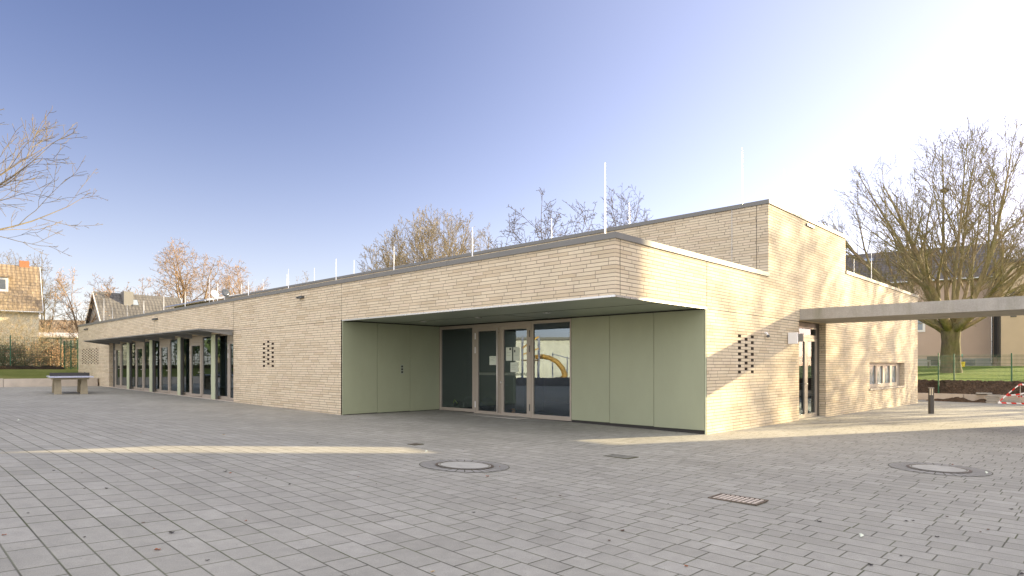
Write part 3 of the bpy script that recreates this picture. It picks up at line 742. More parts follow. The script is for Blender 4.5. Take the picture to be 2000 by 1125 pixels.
def groundpt(px, py):
    d = FWD + RGT * ((px - 1000) / FPX) + Vector((0, 0, (HOR - py) / FPX)); s_ = 1.6 / -d.z
    for _ in range(8):
        p = CAM + d * s_; s_ = (CAM.z - G(p.x, p.y)) / -d.z
    return CAM + d * s_
spots = [(8, 1046, 0), (308, 1075, 0), (105, 920, 2), (165, 955, 2), (208, 955, 2), (395, 860, 0), (301, 916, 0), (450, 925, 0), (440, 922, 2), (275, 845, 3), (195, 851, 2), (22, 848, 2), (160, 925, 1), (1007, 974, 0), (925, 1002, 2), (1190, 1057, 1),
         (1340, 1107, 0), (1094, 969, 1), (1216, 1038, 1), (1600, 1020, 2), (1760, 1087, 2), (1915, 1040, 1), (1930, 1036, 1), (1830, 1050, 2), (1975, 996, 2), (1715, 900, 0), (1860, 908, 0), (437, 850, 3), (735, 946, 2), (565, 947, 2), (700, 932, 0), (952, 931, 0), (976, 912, 0),
         (1545, 1038, 2), (1770, 1019, 2), (1783, 1018, 2), (905, 879, 2), (930, 868, 2), (55, 1003, 2), (165, 1050, 2), (335, 1042, 2), (405, 1096, 2), (280, 1022, 1), (1700, 1105, 2), (1305, 985, 2), (1255, 920, 2), (620, 866, 2), (545, 860, 2), (1640, 965, 2), (480, 1018, 0), (845, 1118, 3), (1995, 1123, 2), (1850, 1010, 1), (520, 935, 2)]
used = set()
for px, py, k in spots:
    if k in used: o = protos[k].copy(); COL.objects.link(o)
    else: o = protos[k]; used.add(k)
    p = groundpt(px, py); s_ = rnd.uniform(.3, .75)
    o.location = (p.x, p.y, G(p.x, p.y) + .003); o.rotation_euler = (0, 0, rnd.uniform(0, 6.3)); o.scale = (s_, s_, s_)
    o['label'] = LBL[k]
for i, (px, py, lab) in enumerate(((833, 883, 'white paper scrap just right of the sunlit strip on the left'), (1683, 1049, 'pale paper scrap lying on the pavers in the right foreground'), (1927, 925, 'crumpled white scrap right of the far manhole cover'), (36, 822, 'flat white scrap lying farthest left on the pavers'))):
    p = groundpt(px, py); z = G(p.x, p.y)
    MBp = MB(); s_ = .035
    MBp.v = [(p.x - s_, p.y, z + .006), (p.x, p.y - s_ * .6, z + .02), (p.x + s_, p.y, z + .008), (p.x + s_ * .2, p.y + s_ * .7, z + .03), (p.x, p.y, z + .035)]; MBp.f = [(0, 1, 4), (1, 2, 4), (2, 3, 4), (3, 0, 4)]
    single(MBp, 'paper_scrap', M['paper'], lab, 'litter', 'paper scraps on the paving')

# ------------------------------------------------------------------ tennis table
tx, ty = -3.35, 27.7; tz = G(tx, ty)
t = thing('table_tennis_table', 'concrete outdoor table tennis table with steel net plate on four thick legs', 'table tennis table', (tx, ty, tz))
# long axis runs roughly across the view
ax = Vector((.80, .60, 0)).normalized()
ax = (RGT * .78 + FWD * .62).normalized(); ay = Vector((-ax.y, ax.x, 0)); oc = Vector((tx, ty, tz))
oc = at(133, 768, 1); gp = groundpt(136, 768); oc = Vector((gp.x, gp.y, G(gp.x, gp.y))); tx, ty, tz = oc
t.location = oc; WLOC[t.name] = tuple(oc)
def tp(a, b, z): return oc + ax * a + ay * b + Vector((0, 0, z))
def tbox(a0, a1, b0, b1, z0, z1): return [tp(a0, b0, z0), tp(a1, b0, z0), tp(a1, b1, z0), tp(a0, b1, z0), tp(a0, b0, z1), tp(a1, b0, z1), tp(a1, b1, z1), tp(a0, b1, z1)]
MB().hexa(tbox(-.80, .80, -1.35, 1.35, .73, .785)).build('tabletop', M['bluegrey'], t)
MB().hexa(tbox(-.66, .66, -1.1, 1.1, .64, .729)).build('under_beam', M['tableleg'], t)
for a in (-.48, .48):
    for b in (-.85, .85):
        MB().hexa([tp(a - .14, b - .1, -.05), tp(a + .14, b - .1, -.05), tp(a + .14, b + .1, -.05), tp(a - .14, b + .1, -.05), tp(a - .11, b - .09, .64), tp(a + .11, b - .09, .64), tp(a + .11, b + .09, .64), tp(a - .11, b + .09, .64)]).build('leg', M['tableleg'], t)
MB().hexa(tbox(-.74, .76, -.012, .012, .787, .94)).build('net', M['net'], t)
mb = MB()
for e in (-1, 1): mb.hexa(tbox(-.79, .79, e * 1.335 - .012, e * 1.335 + .012, .786, .788)); mb.hexa(tbox(e * .785 - .012, e * .785 + .012, -1.32, 1.32, .786, .788))
mb.build('edge_line', M['white'], t)
# ------------------------------------------------------------------ low wall and garden on the left
t = thing('low_wall', 'low pale concrete retaining wall along the lawn behind the table', 'low wall', (-10, 36.3, .3))
xs = [-45, -40.5, -36, -31.5, -27, -22.5, -18, -13.5, -9.0, -4.45, -.08]
for a, b in zip(xs, xs[1:]): B(a + .012, b - .012, 36.2, 36.42, -.2, .875 - .0045 * (a + b) / 2).build('wall_segment', M['concrete2'], t)
def mesh_fence(name, P, z0s, h, label, group=None, gap=.05, post_h=None, wires=None, posts=None, rows=.2):
    """welded mesh fence along polyline P"""
    t = thing(name, label, 'fence', (*P[0][:2], z0s(*P[0][:2])), group=group)
    for (a, b) in zip(P, P[1:]):
        a = Vector((*a, 0)); b = Vector((*b, 0)); L = (b - a).length; n = max(1, round(L / 2.5)) if posts is None else posts; d = (b - a) / n
        for i in range(n):
            p = a + d * i; q_ = a + d * (i + 1); mb = MB(); u = d.normalized(); l = d.length
            zp = z0s(p.x, p.y) + .06; zq = z0s(q_.x, q_.y) + .06
            k = gap
            while k < l:
                f = k / l; r = p + d * f; zz = zp + (zq - zp) * f; mb.bar((r.x, r.y, zz), (r.x, r.y, zz + h), .010, .010); k += gap
            k = 0
            while k <= h + .01:
                for s_ in (-.005, .005): mb.bar((p.x, p.y + s_, zp + k), (q_.x, q_.y + s_, zq + k), .010, .012)
                k += rows
            mb.build('mesh_panel', M['fence'], t)
        for i in range(n + 1):
            p = a + d * i; zz = z0s(p.x, p.y)
            B(p.x - .03, p.x + .03, p.y - .03, p.y + .03, zz - .1, zz + h + .12 + (post_h or 0)).build('post', M['fence'], t)
    return t
mesh_fence('garden_fence', [(-26, 49.7), (.75, 49.7)], lambda x, y: GL(x, y), 2.3, 'tall green mesh fence with dark posts between lawn and garden', posts=9, gap=.1)
mesh_fence('garden_fence', [(.95, 49.7), (.95, 41.5)], lambda x, y: GL(x, y), 2.0, 'green mesh fence seen end on beside the far brick wall end', posts=4, gap=.11)
mb = MB(); rnd = random.Random(5)
def strip_field(name, x0, x1, y0, y1, nx, ny, hfun, mat, seed, amp):
    r = random.Random(seed); mb = MB()
    for j in range(ny + 1):
        for i in range(nx + 1):
            x = x0 + (x1 - x0) * i / nx; y = y0 + (y1 - y0) * j / ny
            e = 0 if i in (0, nx) or j in (0, ny) else 1
            mb.v.append((x + r.uniform(-.03, .03) * e, y + r.uniform(-.03, .03) * e, hfun(x, y) + (r.uniform(0, amp) if e else -.06)))
    for j in range(ny):
        for i in range(nx):
            a = j * (nx + 1) + i; mb.f.append((a, a + 1, a + nx + 2, a + nx + 1))
    o = mb.build(name, mat); o['kind'] = 'structure'; return o
strip_field('soil', -24, .6, 47.2, 49.6, 120, 12, lambda x, y: GL(x, y) + .06, M['soil'], 1, .22)
# ------------------------------------------------------------------ right side: retaining wall, mulch bed, fence
t = thing('retaining_wall', 'low buff concrete edging wall below the leaf bed', 'low wall', (30.4, 0, -.3))
ys = [-22, -19, -16, -13, -10, -7.4, -4.85, -2.35, -1.15, .25, 1.9, 4.5, 8, 12, 16]
for a, b in zip(ys, ys[1:]): B(30.3, 30.5, a + .014, b - .014, -.7, .10).build('wall_segment', M['concrete2'], t)
strip_field('mulch', 30.45, 31.95, -18, 16, 16, 300, lambda x, y: .10 + .6 * sm(30.5, 31.7, x), M['mulch'], 2, .13)
B(30.2, 30.3, -18, 16, -.6, -.262).build('earth', M['soil'])['kind'] = 'structure'
mesh_fence('boundary_fence', [(31.85, 12), (31.85, -13)], lambda x, y: GR(x, y) - .04, 1.5, 'green mesh fence along the lawn behind the bollard light', gap=.05)
mesh_fence('fence_return', [(30.42, -.02), (31.78, .22)], lambda x, y: .1 + .56 * sm(30.5, 31.8, x), 1.52, 'short green mesh fence panel climbing from the low wall to the lawn fence', gap=.025, posts=1, rows=.1)
# heap of leaves, stacked pavers, barrier tape
def heap(name, cx, cy, rx, ry, h, seed, label, cat):
    r = random.Random(seed); mb = MB(); n = 26
    for j in range(n + 1):
        for i in range(n + 1):
            u = -1 + 2 * i / n; v_ = -1 + 2 * j / n; e = max(0, 1 - (u * u + v_ * v_)); x = cx + u * rx; y = cy + v_ * ry
            mb.v.append((x, y, G(x, y) - .02 + h * e ** .8 * r.uniform(.55, 1.1) * (1 + .3 * math.sin(5 * v_ + seed))))
    for j in range(n):
        for i in range(n):
            a = j * (n + 1) + i; mb.f.append((a, a + 1, a + n + 2, a + n + 1))
    return single(mb, name, M['mulch'], label, cat)
heap('leaf_heap', 29.6, -.75, .42, 1.2, .22, 3, 'brown heap of raked leaves against the low wall', 'heap')
heap('leaf_heap', 29.9, -2.0, .3, .7, .16, 8, 'lower strewn leaf litter between the heap and the stacked stones', 'heap')
rnd = random.Random(21)
for (x, y, k) in ((29.75, -2.45, 0), (29.75, -2.47, 1), (29.78, -2.42, 2), (29.75, -2.50, 3), (29.8, -3.35, 0), (29.8, -3.32, 1), (29.9, -4.1, 0)):
    z = G(x, y) + k * .11; a = rnd.uniform(-.15, .15)
    o = B(-.13, .13, -.27, .27, 0, .1).build('loose_kerb_stone', M['concrete'], None); o.location = (x, y, z); o.rotation_euler = (0, 0, a)
    tag(o, ['bottom kerb stone of the taller stack by the barrier tape', 'second kerb stone up in the taller stack', 'third kerb stone up in the taller stack', 'topmost kerb stone of the taller stack'][k] if y > -3 else
        ('lower of two kerb stones under the barrier tape' if y > -4 and k == 0 else 'upper of two kerb stones under the barrier tape' if k == 1 else 'single kerb stone at the right edge of the photo'), 'kerb stone', 'loose kerb stones by the low wall')
o = B(-.25, .25, -.33, .33, 0, .07).build('paving_slab', M['cover']); o.location = (30.4, -2.0, .12); o.rotation_euler = (0, .08, .2)
tag(o, 'pale flat slab left on top of the low wall', 'slab')
t = thing('barrier_tape', 'red and white barrier tape strung low round the loose stones', 'barrier tape', (29.5, -3.2, G(29.5, -3.2)))
def ribbon(P, w_, parent, tw=0):
    mb = MB(); P = [Vector(p) for p in P]; pr = None
    for i, p in enumerate(P):
        u = Vector((.25 * math.sin(i * .9 + tw), 0, 1)).normalized() * w_ / 2
        th = Vector((-.002, 0, 0)); c4 = [p - u - th, p + u - th, p + u + th, p - u + th]; mb.v += [tuple(q_) for q_ in c4]
        if i:
            b0 = (i - 1) * 4
            for k in range(4): mb.f.append((b0 + k, b0 + (k + 1) % 4, b0 + 4 + (k + 1) % 4, b0 + 4 + k))
    return mb.build('tape_strand', M['tape'], parent)
g0 = G(29.4, -3)
def sag(a, b, n, s_): a = Vector(a); b = Vector(b); return [a.lerp(b, i / n) - Vector((0, 0, s_ * 4 * (i / n) * (1 - i / n))) for i in range(n + 1)]
ribbon(sag((29.35, -2.72, g0 + .06), (29.5, -3.55, g0 + .98), 8, -.03) + sag((29.5, -3.55, g0 + .98), (29.6, -5.6, g0 + .95), 8, .04)[1:], .075, t)
ribbon(sag((29.35, -2.70, g0 + .05), (29.4, -5.6, g0 + .04), 12, 0), .07, t, 2)
ribbon(sag((29.9, -2.85, g0 + .35), (29.7, -3.1, g0 + .42), 4, .03) + sag((29.7, -3.1, g0 + .42), (29.6, -4.4, g0 + .85), 8, .08)[1:], .075, t, 1)
ribbon(sag((29.9, -3.4, g0 + .36), (29.6, -4.2, g0 + .68), 6, .1), .06, t, 3)
for x, y, h in ((29.45, -3.56, 1.0), (29.36, -2.7, .12), (29.6, -5.6, 1.0)): MB().tube([(x + .03, y, g0 - .1), (x + .03, y, g0 + h)], .014, 6).build('stake', M['rust'], t)

# ------------------------------------------------------------------ bare trees
def grow(mb, tips, rnd, p, d, L, r, lev, P):
    n = P['seg'][min(lev, len(P['seg']) - 1)]; pts = [p.copy()]; rs = [r]; dirs = [d.copy()]
    wob = P['wob'][min(lev, len(P['wob']) - 1)]; up = P['up'][min(lev, len(P['up']) - 1)]
    last = lev >= P['lev']; env = P['E']; lim = rnd.uniform(.86, 1.06)
    r_end = max(P['rmin'], r * (.16 if lev == 1 else .3))
    for i in range(n):
        d = (d + Vector((rnd.gauss(0, wob), rnd.gauss(0, wob), rnd.gauss(0, wob) + up))).normalized()
        p = p + d * (L / n)
        q = p - env[0]; rz = env[2] if q.z > 0 else env[3]
        pts.append(p.copy()); rs.append(r + (r_end - r) * (i + 1) / n); dirs.append(d.copy())
        if (q.x * q.x + q.y * q.y) / env[1] ** 2 + q.z * q.z / rz ** 2 > lim * lim and lev > 0: break
    n = len(pts) - 1; rs = [r + (r_end - r) * (i / n) ** .85 for i in range(n + 1)]
    sides = 8 if lev == 1 else 5 if lev == 2 else 4 if lev == 3 else 3
    mb[1].tube(pts, rs, sides, cap=lev < 2)
    if last: tips.append((pts[-1], d)); tips.append((pts[len(pts) // 2], d)); return
    l0 = sum((b - a).length for a, b in zip(pts, pts[1:]))
    nc = P['kids'][min(lev, len(P['kids']) - 1)] * (.35 + .65 * l0 / L); nc = int(nc + rnd.random())
    t0 = P['t0'][min(lev, len(P['t0']) - 1)]; ang = P['ang'][min(lev, len(P['ang']) - 1)]; rat = P['rat'][min(lev, len(P['rat']) - 1)]
    phi = rnd.uniform(0, 6.28)
    for k in range(nc):
        f = t0 + (1 - t0) * (k + rnd.uniform(.2, .9)) / nc; f = min(f, .99)
        i = min(int(f * n), n - 1); ff = f * n - i
        q = pts[i].lerp(pts[i + 1], ff); dd = dirs[i + 1]; rr = rs[i] + (rs[i + 1] - rs[i]) * ff
        phi += 2.4 + rnd.uniform(-.4, .4)
        a = dd.orthogonal().normalized(); b = dd.cross(a); s_ = a * math.cos(phi) + b * math.sin(phi)
        an = rad(ang * rnd.uniform(.7, 1.25)); nd = (dd * math.cos(an) + s_ * math.sin(an)).normalized()
        l = L * rat * rnd.uniform(.75, 1.2) * (1 - .3 * (f - t0) / max(.01, 1 - t0))
        grow(mb, tips, rnd, q, nd, l, max(P['rmin'], rr * P['rr'] * rnd.uniform(.8, 1.05)), lev + 1, P)
    if n == P['seg'][min(lev, len(P['seg']) - 1)]:
        grow(mb, tips, rnd, pts[-1], d, L * rat * .8, r_end, lev + 1, P)
def tree(name, pos, H_, r, seed, P, label, cat='tree', group=None, twig='twig', bark='bark', leaves=None, nleaf=0, lsize=.12, R=None, hb=None, trunk=None, lean=(0, 0)):
    """bare tree: H_ height, r trunk radius, R crown radius, hb height of the crown's underside"""
    rnd = random.Random(seed); pos = Vector(pos); t = thing(name, label, cat, pos, group=group)
    m = (MB(), MB()); tips = []
    R = R or H_ * .38; hb = H_ * .28 if hb is None else hb; hl = trunk if trunk is not None else hb * .9
    cz = hb + (H_ - hb) * P.get('cz', .42)
    Q = dict(P); Q['E'] = (pos + Vector((0, 0, cz)), R, H_ - cz, cz - hb + .3)
    p0 = pos - Vector((0, 0, .3)); pts = [p0]; rs = [r * 1.9]; d = Vector((lean[0], lean[1], 1)).normalized()
    for f, k in ((.04, 1.42), (.12, 1.14), (.3, .97), (.5, 1.0), (.75, .9), (1, 1.0)):
        pts.append(p0 + d * (hl + .3) * f + Vector((rnd.gauss(0, .05) * r, rnd.gauss(0, .05) * r, 0))); rs.append(r * k)
    m[0].tube(pts, rs, 16, cap=False); m[0].blob(pts[-1], (r, r, r * .9), seed, 16, 8, .05)
    nl = P['limbs']; ph = rnd.uniform(0, 6.28)
    for k in range(nl):
        ph += 2.4; sp = rad(P['spread'] * ((k + .4) / nl) ** .6 * rnd.uniform(.88, 1.12))
        dd = Vector((math.cos(ph) * math.sin(sp), math.sin(ph) * math.sin(sp), math.cos(sp)))
        q = pts[-1] - d * (hl * P['drop'] * (k / nl) * rnd.uniform(.6, 1.)) + Vector((dd.x, dd.y, 0)) * r * .4
        L = math.sqrt((R * math.sin(sp)) ** 2 + ((H_ - hl) * math.cos(sp)) ** 2) * P['l1'] * rnd.uniform(.85, 1.1)
        grow(m, tips, rnd, q, dd, L, r * P['r1'] * rnd.uniform(.75, 1.1) * P.get('thick', lambda k: 1)(k / nl), 1, Q)
    m[0].build('trunk', M[bark], t, smooth=True); m[1].build('crown', M[twig], t, smooth=True)
    if nleaf:
        lm = MB()
        for _ in range(nleaf):
            q, dd = rnd.choice(tips); q = q + Vector((rnd.gauss(0, .18), rnd.gauss(0, .18), rnd.gauss(0, .15)))
            a = Vector((rnd.gauss(0, 1), rnd.gauss(0, 1), rnd.gauss(0, 1))).normalized(); b = a.orthogonal().normalized(); s_ = lsize * rnd.uniform(.5, 1.2)
            lm.quad(q - a * s_, q - b * s_ * .6, q + a * s_, q + b * s_ * .6)
        lm.build('dry_leaves', M[leaves], t)
    return t
FAN = dict(lev=5, limbs=9, spread=55, l1=1.0, r1=.34, drop=.3, seg=(4, 8, 5, 4, 3, 2), wob=(.05, .05, .07, .10, .14, .18), up=(0, .035, .04, .035, .03, .01), kids=(0, 11, 6, 4, 3), t0=(.3, .18, .15, .2, .2), ang=(40, 27, 30, 36, 42), rat=(.6, .40, .46, .5, .5), rr=.62, rmin=.010)
OAK = dict(lev=5, limbs=7, spread=75, l1=.95, r1=.45, drop=.5, seg=(4, 8, 6, 4, 3, 2), wob=(.08, .16, .18, .2, .22, .24), up=(0, .05, .02, .01, .0, 0), kids=(0, 8, 5, 3.6, 3), t0=(.3, .22, .2, .2, .2), ang=(45, 45, 48, 50, 45), rat=(.6, .42, .50, .52, .5), rr=.7, rmin=.014)
TALL = dict(lev=5, limbs=15, spread=60, l1=.9, r1=.32, drop=.8, seg=(4, 7, 5, 4, 3, 2), wob=(.05, .07, .10, .14, .18, .2), up=(0, .05, .04, .03, .02, .01), kids=(0, 9, 5, 3.4, 2.8), t0=(.2, .2, .2, .2), ang=(45, 36, 40, 42), rat=(.55, .42, .48, .5, .5), rr=.62, rmin=.011)
def atz(px, D, z): p = at(px, 714, D); return Vector((p.x, p.y, z))
def topz(py, D): return 1.6 + (HOR - py) / FPX * D
p = atz(1857, 42, 0); p.z = GR(p.x, p.y) - .05
tree('bare_tree', p, topz(268, 42) - p.z, .58, 7, dict(FAN, limbs=15, spread=66, cz=.48, rmin=.010, drop=.12, thick=lambda f: 1.45 if .25 < f < .75 else .8), 'big many-stemmed bare tree with thick mossy trunk on the lawn behind the fence', twig='twigmoss', R=8.0, hb=3.0, trunk=2.9)
nest = at(1845, 372, 42)
single(MB().blob((nest.x, nest.y, nest.z), (.22, .22, .14), 3, 12, 8, .35), 'bird_nest', M['twigdark'], 'dark twig nest high in the big bare tree', 'nest')
# off to the right and beyond it
for px, D, top, sd_, lab, tw in ((1972, 66, 430, 12, 'brown bare tree at the right edge beside the buff house wall', 'twig'), (2035, 60, 380, 14, 'bare tree mostly cut off by the right edge of the photo', 'twig'), (1905, 75, 452, 16, 'reddish bare tree rising behind the dark roofed house', 'twigorange')):
    q_ = atz(px, D, 0); q_.z = GR(q_.x, q_.y); tree('bare_tree', q_, topz(top, D) - q_.z, .3, sd_, TALL, lab, twig=tw, R=4.5, group='bare trees behind the pink house')
# behind the school
for px, D, top, sd_, Pm, tw, lab, k, R_ in (
    (845, 56, 408, 31, dict(FAN, limbs=22, spread=74, rmin=.013), 'twigpale', 'wide pale bare tree rising above the middle of the roof', .36, 4.8),
    (752, 62, 455, 32, dict(FAN, limbs=14, spread=74, rmin=.013), 'twigpale', 'lower pale bare tree left of the wide pale one', .22, 3.0),
    (938, 66, 450, 33, dict(FAN, limbs=11, spread=66, rmin=.013), 'twigpale', 'small pale bare tree just right of the wide pale one', .2, 2.2),
    (1078, 48, 386, 34, dict(OAK, limbs=14, kids=(0, 7, 4.4, 3.4, 2.4), rmin=.014, wob=(.08, .09, .11, .14, .16, .2), t0=(.3, .3, .3, .3, .3)), 'twigdark', 'dark crooked bare tree beside the tallest front lightning rod', .22, 5.0),
    (1210, 52, 360, 35, TALL, 'twigdark', 'dark upright bare tree behind the upper roof edge', .2, 3.0),
    (1380, 60, 403, 36, TALL, 'twigdark', 'bare treetop just showing above the upper roof', .15, 2.2),
    (1622, 64, 425, 37, TALL, 'twigdark', 'small bare treetop right of the tower corner', .15, 1.8)):
    q_ = atz(px, D, 1.4); tree('bare_tree', q_, topz(top, D) - 1.4, k, sd_, Pm, lab, twig=tw, bark=tw, R=R_, group='bare trees behind the school roof')
for px, D, top, sd_, Pm, lf, R_, lab in (
    (366, 78, 465, 41, dict(OAK, limbs=14, wob=(.08, .13, .18, .2, .22, .24)), 1500, 5.0, 'tallest spreading oak with gnarled limbs above the grey house'),
    (292, 82, 540, 42, dict(OAK, limbs=10), 1500, 3.0, 'small oak with ochre leaves above the dark roof ridge'),
    (470, 84, 512, 43, dict(OAK, limbs=11), 2600, 4.2, 'ochre oak right of the tallest oak'),
    (530, 86, 528, 44, dict(OAK, limbs=10), 2200, 2.8, 'last ochre oak at the right end of the row'),
    (420, 92, 505, 48, dict(OAK, limbs=11), 1800, 4.4, 'ochre oak behind and just right of the tallest oak'),
    (158, 62, 512, 45, dict(TALL, limbs=10, spread=82, up=(0, .03, .02, .02, .02, .01)), 900, 2.6, 'tree with sunlit yellow trunk between the two houses'),
    (208, 74, 520, 46, dict(OAK, limbs=6), 700, 2.7, 'spreading ochre tree behind the gable of the grey house'),
    (85, 76, 497, 47, TALL, 200, 2.8, 'brown bare tree just right of the tiled house'),
    (25, 90, 488, 49, TALL, 100, 3.4, 'faint bare treetop above the tiled roof')):
    oak = sd_ in (41, 42, 43, 44, 46, 48)
    q_ = atz(px, D, 1.3); tree('oak_tree' if oak else 'bare_tree', q_, topz(top, D) - 1.3, .34 if sd_ != 41 else .5, sd_, Pm, lab, twig='twigorange' if lf > 600 else 'twig', bark='twigpale', leaves='leaf', nleaf=lf, lsize=.06, R=R_, group='winter trees beyond the far end')
for px, D, top in ((592, 100, 530), (614, 102, 534)):
    q_ = atz(px, D, 1.3); tree('bare_tree', q_, topz(top, D) - 1.3, .2, px, TALL, 'hazy pale treetop on the left of a pair over the low roof line' if px == 592 else 'hazy pale treetop on the right of a pair over the low roof line', twig='twigpale', bark='twigpale', R=1.5)
# near tree whose branch tips enter at the left edge
q_ = Vector((-9.9, 11.3, G(-9.9, 11.3)))
tree('bare_tree', q_, 7.4, .17, 68, dict(FAN, lev=4, limbs=24, spread=100, r1=.24, drop=.6, seg=(4, 9, 6, 4, 3), wob=(.05, .05, .09, .12, .15), up=(0, .025, .03, .03, .03), kids=(0, 6, 4, 3), t0=(.3, .35, .25, .2), ang=(40, 30, 36, 40), rat=(.6, .34, .5, .5), rr=.6, rmin=.0045, cz=.5),
     'near bare tree whose pale branch tips reach in at the left edge', twig='twig', bark='twigpale', R=4.3, hb=3.2, trunk=4.6)
# shrubs in the garden
BUSH = dict(lev=4, limbs=15, spread=78, l1=.95, r1=.5, drop=.9, seg=(3, 6, 4, 3, 2), wob=(.1, .10, .14, .2, .22), up=(0, .03, .02, .0, 0), kids=(0, 5, 4, 3.2), t0=(.2, .2, .2, .2), ang=(35, 35, 42, 42), rat=(.6, .45, .5, .5), rr=.6, rmin=.007, cz=.45)
for i, (px, D, top, tw, lf, lfm, lab) in enumerate((
    (-20, 54, 560, 'twigpale', 0, 'leaf', 'tall straggly sunlit bush at the left edge of the photo'),
    (40, 55, 612, 'twigpale', 200, 'leaf', 'sunlit twiggy bush in front of the cream house wall'),
    (28, 51.5, 668, 'twig', 500, 'leaf', 'low dry brown shrub beside the leftmost fence post'),
    (6, 51.2, 672, 'twig', 900, 'leafgreen', 'low green shrub at the very left behind the fence'),
    (50, 52, 664, 'twig', 300, 'leaf', 'leafless brown shrub in the middle of the garden edge'),
    (95, 58, 668, 'twigorange', 1400, 'leaf', 'golden brown hedge bush under the shed roof'),
    (125, 57, 676, 'twigorange', 900, 'leaf', 'ochre bush right of the swing post'),
    (78, 59, 664, 'twig', 500, 'leafgreen', 'greenish bush in front of the dark shed wall'),
    (140, 60, 640, 'twigpale', 500, 'leaf', 'sunlit bush beside the far end of the brick wall'),
    (60, 66, 634, 'twigpale', 200, 'leaf', 'pale bush behind the shed roof'),
    (110, 70, 622, 'twigorange', 1200, 'leaf', 'ochre bush below the small distant roof'))):
    q_ = atz(px, D, 0); q_.z = GL(q_.x, q_.y); tree('bare_shrub', q_, topz(top, D) - q_.z, .07, 200 + i, BUSH, lab, 'shrub', 'shrubs in the garden on the left', tw, tw, lfm, lf, .06, R=(topz(top, D) - q_.z) * .62, hb=.1, trunk=.25)

# ------------------------------------------------------------------ houses
def house(name, label, cpos, along, L, Wd, ze, zr, wallm, roofm, zb=0., over=.45, wins=(), cat='house', gw=(), chim=(), sky_=(), dorm=()):
    """gable house; local x = ridge, local -y = the side facing the camera. cpos = right/left eave corner centre given as local origin"""
    a = math.atan2(along.y, along.x); t = thing(name, label, cat, (cpos.x, cpos.y, zb), a)
    ze -= zb; zr -= zb; h = L / 2; w_ = Wd / 2
    mb = MB(); mb.quad((-h, -w_, -1), (h, -w_, -1), (h, -w_, ze), (-h, -w_, ze)); mb.quad((-h, w_, -1), (h, w_, -1), (h, w_, ze), (-h, w_, ze))
    for s_ in (-h, h): mb.poly([(s_, -w_, -1), (s_, w_, -1), (s_, w_, ze), (s_, 0, zr - .1), (s_, -w_, ze)])
    mb.build('wall', wallm, t, local=True)
    sl = (zr - ze) / w_
    mb = MB(); o_ = over; th = .16
    for s_ in (-1, 1):
        P = [(-h - o_ * .6, s_ * (w_ + o_), ze - sl * o_), (h + o_ * .6, s_ * (w_ + o_), ze - sl * o_), (h + o_ * .6, 0, zr), (-h - o_ * .6, 0, zr)]
        mb.hexa(P + [(x, y, z + th) for x, y, z in P])
    rf = mb.build('roof', roofm, t, local=True)
    mb = MB().tube([(-h - .3, -w_ - o_ - .08, ze - sl * o_ + .02), (h + .3, -w_ - o_ - .08, ze - sl * o_ + .02)], .075, 8); mb.build('gutter', M['trim'], t, local=True)
    for s_ in (-h - o_ * .6 - .04, h + o_ * .6 + .04):
        mb = MB()
        for e in (-1, 1): mb.bar((s_, e * (w_ + o_), ze - sl * o_ + .08), (s_, 0, zr + .08), .05, .16)
        mb.build('verge_board', M['white'], t, local=True)
    for (x, z, ww, hh) in wins:
        f = MB(); f.box(x - ww / 2 - .06, x + ww / 2 + .06, -w_ - .04, -w_ + .02, z - .06, z + hh + .06); o = f.build('window', M['white'], t, local=True)
        B(x - ww / 2, x + ww / 2, -w_ - .05, -w_ - .041, z, z + hh).build('pane', M['slatepane'], o, local=True)
    for (s_, y, z, ww, hh) in gw:
        sx = s_ * h; f = MB().box(sx - .03, sx + .03, y - ww / 2 - .06, y + ww / 2 + .06, z - .06, z + hh + .06); o = f.build('window', M['white'], t, local=True)
        B(sx + s_ * .031, sx + s_ * .04, y - ww / 2, y + ww / 2, z, z + hh).build('pane', M['slatepane'], o, local=True)
    for (x, y, ww, top, m_) in chim:
        o = B(x - ww / 2, x + ww / 2, y - ww / 2, y + ww / 2, ze, top - zb).build('chimney', m_, rf, local=True)
    for (x, f, ww, hh) in sky_:
        y = -w_ * (1 - f); z = ze + (zr - ze) * f; dx = ww / 2; dy = hh / 2 * .7
        mb = MB(); P = [(x - dx, y - dy, z - sl * dy + .18), (x + dx, y - dy, z - sl * dy + .18), (x + dx, y + dy, z + sl * dy + .18), (x - dx, y + dy, z + sl * dy + .18)]
        mb.hexa(P + [(a_, b_, c_ + .12) for a_, b_, c_ in P]); o = mb.build('roof_window', M['metaldark'], rf, local=True)
        MB().quad(*[(a_ * .0 + x + (a_ - x) * .8, y + (b_ - y) * .8, c_ + .125 - (b_ - y) * .2 * sl) for a_, b_, c_ in P]).build('pane', M['skypane'], o, local=True)
    for (x, f, ww, hh, dp) in dorm:
        y0 = -w_ * (1 - f) ; z0 = ze + (zr - ze) * f
        mb = MB(); mb.box(x - ww / 2, x + ww / 2, y0 - .1, y0 + dp, z0 - .1, z0 + hh); o = mb.build('dormer', M['white'], rf, local=True)
        B(x - ww / 2 + .2, x + ww / 2 - .2, y0 - .13, y0 - .101, z0 + .25, z0 + hh - .25).build('pane', M['slatepane'], o, local=True)
        MB().hexa([(x - ww / 2 - .2, y0 - .3, z0 + hh - .05), (x + ww / 2 + .2, y0 - .3, z0 + hh - .05), (x + ww / 2 + .2, y0 + dp, z0 + hh + .5), (x - ww / 2 - .2, y0 + dp, z0 + hh + .5),
                   (x - ww / 2 - .2, y0 - .3, z0 + hh + .08), (x + ww / 2 + .2, y0 - .3, z0 + hh + .08), (x + ww / 2 + .2, y0 + dp, z0 + hh + .63), (x - ww / 2 - .2, y0 + dp, z0 + hh + .63)]).build('dormer_roof', roofm, o, local=True)
    return t
